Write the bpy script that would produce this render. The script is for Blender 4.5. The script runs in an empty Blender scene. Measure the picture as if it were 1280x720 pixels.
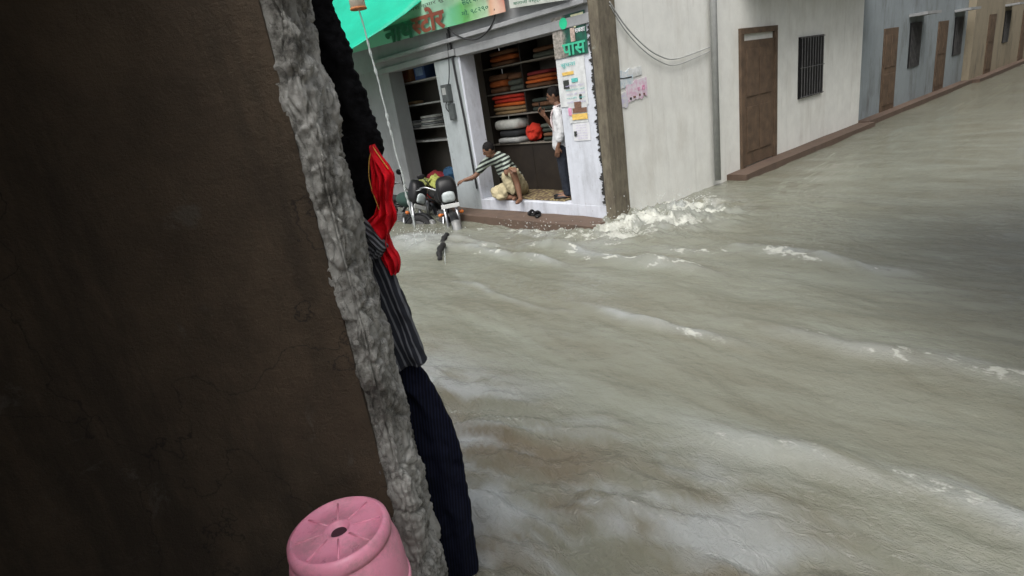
import bpy, bmesh, math, random
import numpy as np
from mathutils import Vector, Matrix, noise
random.seed(7)
R = math.radians
C = bpy.context.scene.collection
sc = bpy.context.scene

# ------------------------------------------------------------------ frames
A = R(39.06)                                   # heading of the shop building
O = Vector((1.558, 7.469, 0.0))                # its street corner at water level
W = Vector((math.cos(A), math.sin(A), 0)); U = Vector((-math.sin(A), math.cos(A), 0))
def L(x, y, z=0.0):                            # shop frame: x into the shop, y left along the front
    return O + W * x + U * y + Vector((0, 0, z))

# ------------------------------------------------------------------ materials
def srgb(h):
    h = h.lstrip('#'); v = [int(h[i:i + 2], 16) / 255 for i in (0, 2, 4)]
    return tuple(c / 12.92 if c <= .04045 else ((c + .055) / 1.055) ** 2.4 for c in v)
class NT:
    def __init__(s, name):
        s.m = bpy.data.materials.new(name); s.m.use_nodes = True
        s.t = s.m.node_tree; s.n = s.t.nodes; s.p = s.n['Principled BSDF']; s.co = None
    def coord(s):
        if not s.co:
            s.co = s.n.new('ShaderNodeTexCoord')
        return s.co.outputs['Object']
    def link(s, a, b): s.t.links.new(a, b)
    def mapping(s, scale=(1, 1, 1), rot=(0, 0, 0), src=None):
        m = s.n.new('ShaderNodeMapping'); m.inputs['Scale'].default_value = scale; m.inputs['Rotation'].default_value = rot
        s.link(src or s.coord(), m.inputs[0]); return m.outputs[0]
    def noise(s, scale, detail=5, rough=.6, src=None, dist=0):
        n = s.n.new('ShaderNodeTexNoise'); n.inputs['Scale'].default_value = scale; n.inputs['Detail'].default_value = detail
        n.inputs['Roughness'].default_value = rough; n.inputs['Distortion'].default_value = dist
        s.link(src or s.coord(), n.inputs['Vector']); return n.outputs['Fac']
    def ramp(s, src, stops):
        r = s.n.new('ShaderNodeValToRGB'); e = r.color_ramp.elements
        while len(e) < len(stops): e.new(.5)
        for k, (p, c) in enumerate(stops):
            e[k].position = p; e[k].color = (*c, 1) if len(c) == 3 else c
        s.link(src, r.inputs[0]); return r.outputs[0]
    def mix(s, fac, a, b, mode='MIX'):
        m = s.n.new('ShaderNodeMix'); m.data_type = 'RGBA'; m.blend_type = mode
        for sock, v in ((m.inputs[0], fac), (m.inputs[6], a), (m.inputs[7], b)):
            if hasattr(v, 'links'): s.link(v, sock)
            elif isinstance(v, (int, float)): sock.default_value = v
            else: sock.default_value = (*v, 1)
        return m.outputs[2]
    def math(s, op, a, b=0.0):
        m = s.n.new('ShaderNodeMath'); m.operation = op
        for sock, v in ((m.inputs[0], a), (m.inputs[1], b)):
            if hasattr(v, 'links'): s.link(v, sock)
            else: sock.default_value = v
        return m.outputs[0]
    def bump(s, h, strength=.3, dist=.02):
        b = s.n.new('ShaderNodeBump'); b.inputs['Strength'].default_value = strength; b.inputs['Distance'].default_value = dist
        s.link(h, b.inputs['Height']); s.link(b.outputs[0], s.p.inputs['Normal'])
    def base(s, c):
        if hasattr(c, 'links'): s.link(c, s.p.inputs['Base Color'])
        else: s.p.inputs['Base Color'].default_value = (*c, 1)
def dull(m, v=.12):
    m.node_tree.nodes['Principled BSDF'].inputs['Specular IOR Level'].default_value = v; return m
def mul(c, k): return tuple(min(1, x * k) for x in c)
def plain(name, col, rough=.75, var=.25, scale=6, bump=.2, bscale=60, metal=0, dirt=None, dirt_amt=.5):
    if isinstance(col, str): col = srgb(col)
    t = NT(name)
    c = t.ramp(t.noise(scale), [(.3, mul(col, 1 - var)), (.7, mul(col, 1 + var))])
    if dirt:
        f = t.ramp(t.noise(scale * .45, 8, .7), [(.5, (0, 0, 0)), (.68, (dirt_amt,) * 3)])
        c = t.mix(f, c, dirt)
    t.base(c); t.p.inputs['Roughness'].default_value = rough; t.p.inputs['Metallic'].default_value = metal
    if bump: t.bump(t.noise(bscale, 6), bump, .01)
    return t.m
def wall_mat(name, col, stain, scale=1.3, amt=.6, chips=None):
    t = NT(name)
    c = t.ramp(t.noise(scale * 2.5, 8, .65), [(.25, mul(col, .88)), (.75, mul(col, 1.06))])
    st = t.noise(scale, 9, .72, t.mapping((1.6, 1.6, .5)))
    c = t.mix(t.ramp(st, [(.5, (0, 0, 0)), (.72, (amt,) * 3)]), c, stain)
    if chips:
        ch = t.noise(scale * 7, 10, .7)
        c = t.mix(t.ramp(ch, [(.63, (0, 0, 0)), (.66, (.8,) * 3)]), c, chips)
    t.base(c); t.p.inputs['Roughness'].default_value = .85
    vs_ = t.noise(3.0, 9, .7, t.mapping((3.0, 3.0, .22)))
    c = t.mix(t.ramp(vs_, [(.56, (0, 0, 0)), (.74, (amt * .55,) * 3)]), c, mul(stain, .75)); t.base(c)
    t.bump(t.noise(25, 10, .7), .35, .012)
    return t.m
M = {}
M['white'] = wall_mat('whitewash_side', (.74, .745, .70), (.52, .50, .44), 1.2, .6)
M['lilac'] = wall_mat('whitewash_front', (.60, .63, .69), (.30, .31, .33), 2.2, .6, (.33, .33, .33))
M['pier'] = wall_mat('whitewash_pier', (.40, .44, .45), (.2, .21, .21), 1.6, .6, (.2, .2, .2))
M['greywall'] = wall_mat('grey_plaster', (.27, .28, .28), (.14, .14, .14), 1.3, .6)
M['soffit'] = wall_mat('grey_lintel', (.30, .31, .315), (.17, .17, .17), 1.5, .5)
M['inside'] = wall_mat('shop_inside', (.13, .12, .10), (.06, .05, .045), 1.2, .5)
M['floor'] = plain('shop_floor_stone', (.16, .13, .09), .6, .3, 3)
M['step'] = wall_mat('sandstone_step', (.105, .070, .050), (.045, .032, .024), 3, .7)
M['post'] = None
M['black'] = plain('black_paint', (.012, .012, .013), .35, .2, 8, .05)
M['rubber'] = plain('rubber', (.02, .02, .02), .75, .2, 20, .3)
M['chrome'] = plain('bright_metal', (.40, .41, .42), .28, .12, 9, .05, metal=.85)
M['darkmetal'] = plain('dull_metal', (.16, .16, .16), .45, .3, 9, .1, metal=.6)
M['silver'] = plain('silver_plastic', (.17, .175, .175), .4, .2, 9, .05, dirt=(.2, .17, .12))
M['plate'] = plain('plate_white', (.62, .64, .62), .5, .1, 14, 0)
M['orange'] = plain('orange_lens', (.50, .13, .02), .25, .1, 9, 0)
M['red_lens'] = plain('red_lens', (.4, .02, .02), .25, .1, 9, 0)
M['lens'] = plain('headlight_glass', (.42, .47, .47), .08, .15, 25, .1)
M['skin'] = plain('skin', (.17, .085, .05), .55, .12, 12, .05)
M['hair'] = plain('hair', (.012, .011, .011), .6, .3, 40, .4)
dull(M['hair']); M['hair'].node_tree.nodes['Principled BSDF'].inputs['Roughness'].default_value = .8
M['shirt'] = plain('white_shirt', (.58, .59, .60), .85, .12, 7, .25, 30)
M['trousers'] = plain('dark_trousers', (.012, .016, .026), .9, .3, 9, .2)
M['beige'] = plain('beige_cloth', (.40, .35, .22), .9, .2, 9, .3, 25)
M['wood'] = plain('old_wood', (.10, .065, .04), .7, .35, 5, .3)
M['darkwood'] = plain('dark_wood', (.022, .016, .011), .7, .35, 5, .3)
M['shelf'] = plain('shelf_board', (.22, .20, .165), .6, .2, 6, .1)
M['cable'] = plain('cable_black', (.02, .02, .022), .6, .2, 10, 0)
M['greycable'] = plain('cable_grey', (.33, .34, .33), .6, .1, 10, 0)
M['cream'] = plain('cream_pipe', (.70, .65, .54), .5, .12, 9, .1)
M['rust'] = plain('rust', (.36, .13, .04), .8, .3, 20, .3)
M['meter'] = plain('meter_grey', (.07, .08, .08), .6, .3, 15, .2)
M['paper'] = plain('paper', (.60, .62, .62), .8, .12, 14, .15, dirt=(.35, .36, .36))

dull(M['black'], .25); dull(M['rubber'], .2)
def post_material():
    t = NT('weathered_post')
    v = t.mapping((1.3, 1.3, .45))
    c = t.ramp(t.noise(9, 9, .72, v), [(.25, (.055, .045, .033)), (.5, (.13, .112, .08)), (.78, (.21, .19, .135))])
    ch = t.noise(5, 8, .6, t.mapping((1, 1, .5)))
    c = t.mix(t.ramp(ch, [(.66, (0, 0, 0)), (.68, (.55,) * 3)]), c, (.30, .31, .27))
    t.base(c); t.p.inputs['Roughness'].default_value = .85
    t.bump(t.noise(22, 10, .75, v), .6, .02); return t.m
M['post'] = post_material()

def jamb_material():
    t = NT('broken_cement')
    c = t.ramp(t.noise(9, 14, .74), [(.33, (.02, .019, .017)), (.42, (.17, .167, .15)), (.52, (.40, .40, .375)), (.66, (.68, .68, .65))])
    d = t.noise(4.5, 9, .7)
    c = t.mix(t.ramp(d, [(.54, (0, 0, 0)), (.66, (.7,) * 3)]), c, (.09, .085, .07))
    vor = t.n.new('ShaderNodeTexVoronoi'); vor.feature = 'DISTANCE_TO_EDGE'; vor.inputs['Scale'].default_value = 9
    wp = t.n.new('ShaderNodeMix'); wp.data_type = 'VECTOR'
    nz = t.n.new('ShaderNodeTexNoise'); nz.inputs['Scale'].default_value = 7; nz.inputs['Detail'].default_value = 6
    t.link(t.coord(), nz.inputs['Vector']); wp.inputs[0].default_value = .35
    t.link(t.coord(), wp.inputs[4]); t.link(nz.outputs['Color'], wp.inputs[5]); t.link(wp.outputs[1], vor.inputs['Vector'])
    cr = t.ramp(vor.outputs[0], [(.0, (1, 1, 1)), (.018, (0, 0, 0))])
    c = t.mix(t.math('MULTIPLY', cr, .55), c, (.02, .02, .018))
    t.base(c); t.p.inputs['Roughness'].default_value = .92
    t.bump(t.noise(85, 12, .8), .9, .010); return t.m
M['jamb'] = jamb_material()
def grimy(name, col, stain, scale, amt, chips):
    t = NT(name)
    c = t.ramp(t.noise(3.5, 12, .72), [(.25, mul(col, .55)), (.5, col), (.75, mul(col, 1.5))])
    st = t.noise(1.1, 10, .75, t.mapping((2.2, 1, .35)))
    c = t.mix(t.ramp(st, [(.48, (0, 0, 0)), (.6, (.75,) * 3)]), c, stain)
    lt = t.noise(2.3, 12, .78, None, .6)
    c = t.mix(t.ramp(lt, [(.6, (0, 0, 0)), (.64, (.55,) * 3)]), c, chips)
    vor = t.n.new('ShaderNodeTexVoronoi'); vor.feature = 'DISTANCE_TO_EDGE'; vor.inputs['Scale'].default_value = 2.2
    nz = t.n.new('ShaderNodeTexNoise'); nz.inputs['Scale'].default_value = 4; nz.inputs['Detail'].default_value = 9
    t.link(t.coord(), nz.inputs['Vector']); wp = t.n.new('ShaderNodeMix'); wp.data_type = 'VECTOR'; wp.inputs[0].default_value = .45
    t.link(t.coord(), wp.inputs[4]); t.link(nz.outputs['Color'], wp.inputs[5]); t.link(wp.outputs[1], vor.inputs['Vector'])
    c = t.mix(t.ramp(vor.outputs[0], [(0, (.8,) * 3), (.006, (0, 0, 0))]), c, (.012, .01, .008))
    t.base(c); t.p.inputs['Roughness'].default_value = .9
    t.bump(t.math('ADD', t.noise(9, 12, .75), t.math('MULTIPLY', t.noise(120, 6, .7), .25)), .8, .03); return t.m
M['brownwall'] = grimy('brown_wall', (.085, .062, .040), (.04, .03, .02), 2.5, .8, (.12, .11, .09))

def stripes(name, c1, c2, freq, rot, axis='X', width=.5, rough=.9, soft=.08):
    t = NT(name)
    w = t.n.new('ShaderNodeTexWave'); w.bands_direction = axis; w.inputs['Scale'].default_value = freq
    w.inputs['Distortion'].default_value = .6; w.inputs['Detail'].default_value = 1
    t.link(t.mapping((1, 1, 1), rot), w.inputs['Vector'])
    c = t.ramp(w.outputs['Fac'], [(width - soft, c1), (width + soft, c2)])
    c = t.mix(t.math('MULTIPLY', t.noise(30), .35), c, (.01, .01, .015))
    t.base(c); t.p.inputs['Roughness'].default_value = rough
    t.bump(t.noise(90, 6), .35, .006); return t.m
M['stripe_cloth'] = stripes('navy_striped_cloth', (.010, .013, .022), (.135, .145, .165), 17, (0, R(9), 0), 'X', .80)
M['pants'] = stripes('navy_ribbed_cloth', (.003, .004, .009), (.009, .012, .030), 30, (0, R(-6), 0), 'X', .55)
M['blackcloth'] = plain('black_wool', (.007, .007, .008), .95, .3, 20, .6, 120)
M['redcloth'] = plain('red_cotton', (.60, .008, .018), .9, .35, 16, .55, 34)
dull(M['blackcloth'], .05); dull(M['pants'], .1); dull(M['redcloth'], .15)
M['gold'] = plain('gold_trim', (.55, .33, .06), .6, .3, 80, .3, 200)
M['lace'] = stripes('grey_lace', (.02, .022, .027), (.16, .17, .19), 30, (0, R(35), 0), 'X', .6)
M['stripe_shirt'] = stripes('banded_shirt', (.010, .014, .012), (.36, .42, .36), 5.0, (R(14), R(10), 0), 'Z', .56)

def pink_material():
    t = NT('pink_plastic')
    c = t.ramp(t.noise(7, 6), [(.3, (.74, .25, .38)), (.7, (.84, .36, .48))])
    d = t.ramp(t.noise(11, 9, .75), [(.5, (0, 0, 0)), (.66, (.6,) * 3)])
    c = t.mix(d, c, (.40, .22, .24))
    sc_ = t.noise(30, 10, .8, t.mapping((1, 1, .12)))
    c = t.mix(t.ramp(sc_, [(.62, (0, 0, 0)), (.66, (.5,) * 3)]), c, (.80, .55, .60)); t.base(c)
    t.link(t.ramp(t.noise(26, 9, .75), [(.35, (.22,) * 3), (.65, (.6,) * 3)]), t.p.inputs['Roughness']); t.p.inputs['Subsurface Weight'].default_value = .15
    t.p.inputs['Subsurface Radius'].default_value = (.03, .01, .01)
    t.bump(t.noise(45, 5), .12, .006); return t.m
M['pink'] = pink_material()
def tarp_material():
    t = NT('green_tarpaulin')
    c = t.ramp(t.noise(2.2, 5), [(.3, (.0, .45, .28)), (.7, (.002, .58, .38))])
    t.base(c); t.p.inputs['Roughness'].default_value = .45
    t.bump(t.noise(5, 5), .25, .03)
    tr = t.n.new('ShaderNodeBsdfTranslucent'); t.link(c, tr.inputs[0])
    mx = t.n.new('ShaderNodeMixShader'); mx.inputs[0].default_value = .35
    out = t.n['Material Output']; t.link(t.p.outputs[0], mx.inputs[1]); t.link(tr.outputs[0], mx.inputs[2]); t.link(mx.outputs[0], out.inputs[0])
    return t.m
M['tarp'] = tarp_material()

# ------------------------------------------------------------------ mesh helpers
class MB:
    def __init__(s): s.v = []; s.f = []
    def add(s, v, f):
        n = len(s.v); s.v += [tuple(p) for p in v]; s.f += [tuple(i + n for i in q) for q in f]; return s
    def box(s, x0, x1, y0, y1, z0, z1):
        v = [(x, y, z) for z in (z0, z1) for y in (y0, y1) for x in (x0, x1)]
        return s.add(v, [(0, 2, 3, 1), (4, 5, 7, 6), (0, 1, 5, 4), (1, 3, 7, 5), (3, 2, 6, 7), (2, 0, 4, 6)])
    def tube(s, pts, r, n=10, cap=True):
        pts = [Vector(p) for p in pts]; rs = r if hasattr(r, '__len__') else [r] * len(pts)
        vs = []; fs = []; up = None
        for i, p in enumerate(pts):
            d = (pts[min(i + 1, len(pts) - 1)] - pts[max(i - 1, 0)]).normalized()
            if up is None: up = d.orthogonal().normalized()
            up = (up - d * up.dot(d)).normalized(); sd = d.cross(up)
            for k in range(n):
                a = 2 * math.pi * k / n; vs.append(p + (up * math.cos(a) + sd * math.sin(a)) * rs[i])
        for i in range(len(pts) - 1):
            for k in range(n):
                fs.append((i * n + k, i * n + (k + 1) % n, (i + 1) * n + (k + 1) % n, (i + 1) * n + k))
        if cap: fs += [tuple(range(n))[::-1], tuple((len(pts) - 1) * n + k for k in range(n))]
        return s.add(vs, fs)
    def lathe(s, prof, n=40, c=(0, 0, 0), axis='Z'):
        vs = []; fs = []
        for r, z in prof:
            for k in range(n):
                a = 2 * math.pi * k / n; p = (r * math.cos(a), r * math.sin(a), z)
                if axis == 'Y': p = (p[0], p[2], p[1])
                if axis == 'X': p = (p[2], p[0], p[1])
                vs.append((p[0] + c[0], p[1] + c[1], p[2] + c[2]))
        m = len(prof)
        for i in range(m - 1):
            for k in range(n): fs.append((i * n + k, i * n + (k + 1) % n, (i + 1) * n + (k + 1) % n, (i + 1) * n + k))
        fs += [tuple(range(n))[::-1], tuple((m - 1) * n + k for k in range(n))]
        return s.add(vs, fs)
    def ell(s, c, r, n=14, m=10, rot=None):
        vs = []; fs = []
        for i in range(m + 1):
            th = math.pi * i / m
            for k in range(n):
                a = 2 * math.pi * k / n
                p = Vector((r[0] * math.sin(th) * math.cos(a), r[1] * math.sin(th) * math.sin(a), r[2] * math.cos(th)))
                if rot: p = rot @ p
                vs.append(p + Vector(c))
        for i in range(m):
            for k in range(n): fs.append((i * n + k, (i + 1) * n + k, (i + 1) * n + (k + 1) % n, i * n + (k + 1) % n))
        return s.add(vs, fs)
    def mesh(s, name):
        me = bpy.data.meshes.new(name); me.from_pydata(s.v, [], s.f); me.update()
        bm = bmesh.new(); bm.from_mesh(me); bmesh.ops.remove_doubles(bm, verts=bm.verts, dist=1e-6)
        bmesh.ops.recalc_face_normals(bm, faces=bm.faces); bm.to_mesh(me); bm.free(); return me
def link(name, me, m, parent=None, smooth=False, bevel=0, seg=2, auto=None):
    o = bpy.data.objects.new(name, me); C.objects.link(o)
    if m: me.materials.append(m)
    if smooth:
        for p in me.polygons: p.use_smooth = True
    if parent: o.parent = parent
    if bevel:
        b = o.modifiers.new('bevel', 'BEVEL'); b.width = bevel; b.segments = seg; b.limit_method = 'ANGLE'; b.angle_limit = R(40)
    return o
def obj(name, mb, m, parent=None, smooth=False, bevel=0, seg=2):
    return link(name, mb.mesh(name), m, parent, smooth, bevel, seg)
def tag(o, label=None, cat=None, group=None, kind=None):
    for k, v in (('label', label), ('category', cat), ('group', group), ('kind', kind)):
        if v: o[k] = v
    return o
def thing(name, label, cat, loc=(0, 0, 0), rz=0, group=None):
    o = bpy.data.objects.new(name, None); C.objects.link(o); o.empty_display_size = .1
    o.location = loc; o.rotation_euler = (0, 0, rz); return tag(o, label, cat, group)
def rough_up(me, amp, scale, seed=0):
    for v in me.vertices:
        n = noise.noise_vector(v.co * scale + Vector((seed, seed * .7, 0))); v.co += n * amp
    me.update()
def subdiv(me, n):
    bm = bmesh.new(); bm.from_mesh(me); bmesh.ops.subdivide_edges(bm, edges=bm.edges, cuts=n, use_grid_fill=True); bm.to_mesh(me); bm.free()
def catmull(pts, n=8):
    pts = [Vector(p) for p in pts]; out = []
    for i in range(len(pts) - 1):
        p0, p1, p2, p3 = pts[max(i - 1, 0)], pts[i], pts[i + 1], pts[min(i + 2, len(pts) - 1)]
        for k in range(n):
            t = k / n
            out.append(.5 * ((2 * p1) + (p2 - p0) * t + (2 * p0 - 5 * p1 + 4 * p2 - p3) * t * t + (3 * p1 - p0 - 3 * p2 + p3) * t ** 3))
    return out + [pts[-1]]

# ------------------------------------------------------------------ camera
f, pit, rol = 702.1, R(18.9), R(-8.82)
fw = Vector((0, math.cos(pit), -math.sin(pit))); rt = Vector((1, 0, 0)); up = rt.cross(fw)
rt2 = rt * math.cos(rol) + up * math.sin(rol); up2 = -rt * math.sin(rol) + up * math.cos(rol)
cd = bpy.data.cameras.new('camera'); cd.sensor_width = 36; cd.lens = f / 1280 * 36; cd.clip_start = .02; cd.clip_end = 500
co = bpy.data.objects.new('camera', cd); C.objects.link(co); sc.camera = co
co.matrix_world = Matrix.Translation((0, 0, 1.9)) @ Matrix((rt2, up2, -fw)).transposed().to_4x4()

# ------------------------------------------------------------------ light
wd = bpy.data.worlds.new('World'); sc.world = wd; wd.use_nodes = True
wn = wd.node_tree; bg = wn.nodes['Background']
sky = wn.nodes.new('ShaderNodeTexSky'); sky.sky_type = 'NISHITA'; sky.sun_disc = False
SE, SR = R(60), R(203)
sky.sun_elevation = SE; sky.sun_rotation = SR; sky.air_density = 1.0; sky.dust_density = 6.0
hs = wn.nodes.new('ShaderNodeHueSaturation'); hs.inputs['Saturation'].default_value = .35
wn.links.new(sky.outputs[0], hs.inputs['Color']); wn.links.new(hs.outputs[0], bg.inputs[0]); bg.inputs[1].default_value = .13
sl = bpy.data.lights.new('sun', 'SUN'); sl.energy = 1.1; sl.angle = R(45); sl.color = (1, .98, .95)
so = bpy.data.objects.new('sun', sl); C.objects.link(so)
sd = Vector((math.sin(SR) * math.cos(SE), math.cos(SR) * math.cos(SE), math.sin(SE)))
so.rotation_euler = (-sd).to_track_quat('-Z', 'Y').to_euler()
sc.view_settings.view_transform = 'Standard'; sc.view_settings.look = 'None'; sc.view_settings.gamma = 1
sc.view_settings.exposure = .72

# ------------------------------------------------------------------ flood water
def lat(ix, iy, seed):
    h = (ix.astype(np.int64) * 374761393 + iy.astype(np.int64) * 668265263 + seed * 1442695041) & 0xffffffff
    h = ((h ^ (h >> 13)) * 1274126177) & 0xffffffff
    return ((h ^ (h >> 16)) & 0xffff) / 65535.0
def vn(x, y, seed=0):
    ix = np.floor(x); iy = np.floor(y); fx = x - ix; fy = y - iy
    fx = fx ** 3 * (fx * (fx * 6 - 15) + 10); fy = fy ** 3 * (fy * (fy * 6 - 15) + 10)
    ix = ix.astype(int); iy = iy.astype(int)
    a = lat(ix, iy, seed); b = lat(ix + 1, iy, seed); c = lat(ix, iy + 1, seed); d = lat(ix + 1, iy + 1, seed)
    return (a * (1 - fx) + b * fx) * (1 - fy) + (c * (1 - fx) + d * fx) * fy - .5
def fbm(x, y, o=4, seed=0, g=.5):
    s = 0; a = 1
    for k in range(o):
        s = s + a * vn(x, y, seed + k); x = x * 2.03 + 3.1; y = y * 2.03 + 1.7; a *= g
    return s
def axis(lo, hi, step, far, grow=1.12):
    a = list(np.arange(lo, hi + 1e-6, step)); st = step; x = hi; neg = lo; right = []; left = []
    while x < far:
        st *= grow; x += st; right.append(x)
    st = step
    while neg > -far:
        st *= grow; neg -= st; left.append(neg)
    return np.array(left[::-1] + a + right)
gx = axis(-6.2, 1.6, .026, 90); gy = axis(-5.6, 5.4, .03, 90)
X, Y = np.meshgrid(gx, gy, indexing='ij')
def sstep(a, b, x):
    t = np.clip((x - a) / (b - a), 0, 1); return t * t * (3 - 2 * t)
def gauss(x, y, cx, cy, sx, sy): return np.exp(-((x - cx) / sx) ** 2 - ((y - cy) / sy) ** 2)
wx = X + .35 * fbm(X * .7, Y * .5, 3, 11); wy = Y + .35 * fbm(X * .7 + 9, Y * .5, 3, 21)
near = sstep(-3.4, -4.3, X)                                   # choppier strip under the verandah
corner = gauss(X, Y, .15, -.35, .75, .8) + .8 * gauss(X, Y, .9, -.7, .6, .5) + .35 * gauss(X, Y, -.45, 1.3, .35, 1.2)
Z = .030 * fbm(wx * 1.5, wy * .55, 3, 1)
Z += .020 * fbm(wx * 4.5, wy * 1.9, 5, 5, .6)
Z += near * (.105 * fbm(wx * 3.6 + wy * 1.1, wy * 1.5 - wx * .5, 5, 31, .58))
Z += corner * (.09 + .19 * fbm(wx * 3.2, wy * 3.2, 6, 41, .62))
Z -= .05 * gauss(X, Y, -.6, 1.6, .5, 1.6)
# standing wave lines (a ridge whose crest wanders)
def ridge(cx, y0, y1, w, h, seed):
    c = cx + .14 * fbm(Y * .9, Y * 0 + seed, 3, seed) * 2
    env = sstep(y0 - .5, y0 + .3, Y) * (1 - sstep(y1 - .3, y1 + .5, Y))
    k = .6 + 1.0 * np.clip(fbm(Y * 2.1, X * 3, 3, seed + 5) + .25, 0, 1)
    return env * k * h * np.exp(-((X - c) / w) ** 2), c, env
rg = 0; foam = 0; crest = 0
for cx, y0, y1, w, h, sd_ in ((-1.62, -.3, 1.6, .10, .07, 61), (-1.12, -1.9, .4, .12, .09, 62), (-1.28, .9, 2.2, .09, .05, 63), (-2.55, -2.9, -1.7, .07, .05, 64), (-.55, -3.5, -1.4, .16, .07, 65), (-2.15, -6, -3, .12, .05, 68), (-2.6, -1.3, .1, .05, .022, 66), (-3.35, -6.5, -3.4, .1, .04, 67)):
    r_, c_, e_ = ridge(cx, y0, y1, w, h, sd_); rg = rg + r_; crest = crest + e_ * np.exp(-((X - c_) / (w * .9)) ** 2) * np.clip(.45 + .9 * fbm(wx * 5, wy * 2, 4, sd_ + 29), 0, 1)
    foam = foam + e_ * np.exp(-((X - c_ + .02) / (w * 1.15)) ** 2) * np.clip(-.12 + 1.7 * fbm(wx * 6, wy * 3.2, 4, sd_ + 9, .6) + .9 * fbm(wx * 19, wy * 11, 3, sd_ + 19, .6), 0, .8) * min(1, h * 15)
Z += rg
eddy = gauss(X, Y, -1.72, 2.45, .42, .70)                     # water heaped up by the parked motorcycles
Z += .13 * eddy + .07 * eddy * fbm(wx * 4, wy * 4, 4, 71)
Z += near * .032 * fbm(wx * 9 + wy * 3, wy * 4 - wx * 1.5, 4, 75, .55)
foam = foam + corner * np.clip(.42 + 1.6 * fbm(wx * 4.5, wy * 4.5, 5, 81, .65), 0, 1) * .95
foam = foam + gauss(X, Y, -.72, .9, .28, 1.5) * np.clip(-.05 + 1.5 * fbm(wx * 6, wy * 4, 5, 161, .62), 0, .8)
foam = foam + gauss(X, Y, 1.2, -.35, .9, .35) * np.clip(.2 + 1.4 * fbm(wx * 5, wy * 5, 5, 162, .62), 0, .8)
foam = foam + eddy * np.clip(.35 + .9 * fbm(wx * 4, wy * 4, 4, 83), 0, 1) * .55
foam = foam + np.clip(fbm(wx * 2.0, wy * .7, 5, 91, .6) - .42, 0, 1) * .9
foam = foam + near * np.clip(fbm(wx * 6 + wy * 2, wy * 2.6, 5, 95, .6) - .28, 0, 1) * 1.1
foam = np.clip(foam, 0, 1)
silt_no_sky = near * np.clip(.25 + 1.5 * fbm(wx * 2.6 + wy * .7, wy * .9 - wx * .3, 4, 120, .55), 0, 1) + .35 * np.clip(fbm(wx * 1.4, wy * .4, 4, 130), 0, 1)  # brown streaks; the near ones paint troughs that mirror no sky into the colour
pale = near * np.clip(.04 + 2.1 * fbm(wx * 3.4 + wy * 1.0, wy * 1.3 - wx * .4, 5, 140, .6), 0, 1) + .8 * eddy + .8 * crest + .7 * gauss(X, Y, .7, -.55, 1.0, .6) * np.clip(.5 + fbm(wx * 5, wy * 5, 4, 151), 0, 1) + .6 * gauss(X, Y, -.75, .9, .35, 1.6) * np.clip(.3 + 1.3 * fbm(wx * 5, wy * 3, 4, 152), 0, 1)  # near term paints sky reflection on the ripples; other terms are pale churned water
fade = sstep(30, 12, np.hypot(X, Y)); Z *= fade
P = np.stack([X.ravel(), Y.ravel(), Z.ravel()], 1)
nx, ny = X.shape
idx = np.arange(nx * ny).reshape(nx, ny)
F = np.stack([idx[:-1, :-1], idx[1:, :-1], idx[1:, 1:], idx[:-1, 1:]], -1).reshape(-1, 4)
me = bpy.data.meshes.new('flood_water'); me.vertices.add(len(P)); me.vertices.foreach_set('co', P.astype(np.float32).ravel())
me.loops.add(F.size); me.loops.foreach_set('vertex_index', F.ravel().astype(np.int32))
me.polygons.add(len(F)); me.polygons.foreach_set('loop_start', (np.arange(len(F)) * 4).astype(np.int32))
me.polygons.foreach_set('use_smooth', np.ones(len(F), dtype=bool)); me.update(calc_edges=True)
at = me.attributes.new('foam', 'FLOAT', 'POINT'); at.data.foreach_set('value', foam.ravel().astype(np.float32))
for nm_, arr in (('silt_no_sky', silt_no_sky), ('pale', pale), ('near', near)):
    at = me.attributes.new(nm_, 'FLOAT', 'POINT'); at.data.foreach_set('value', np.clip(arr, 0, 1).ravel().astype(np.float32))
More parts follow.
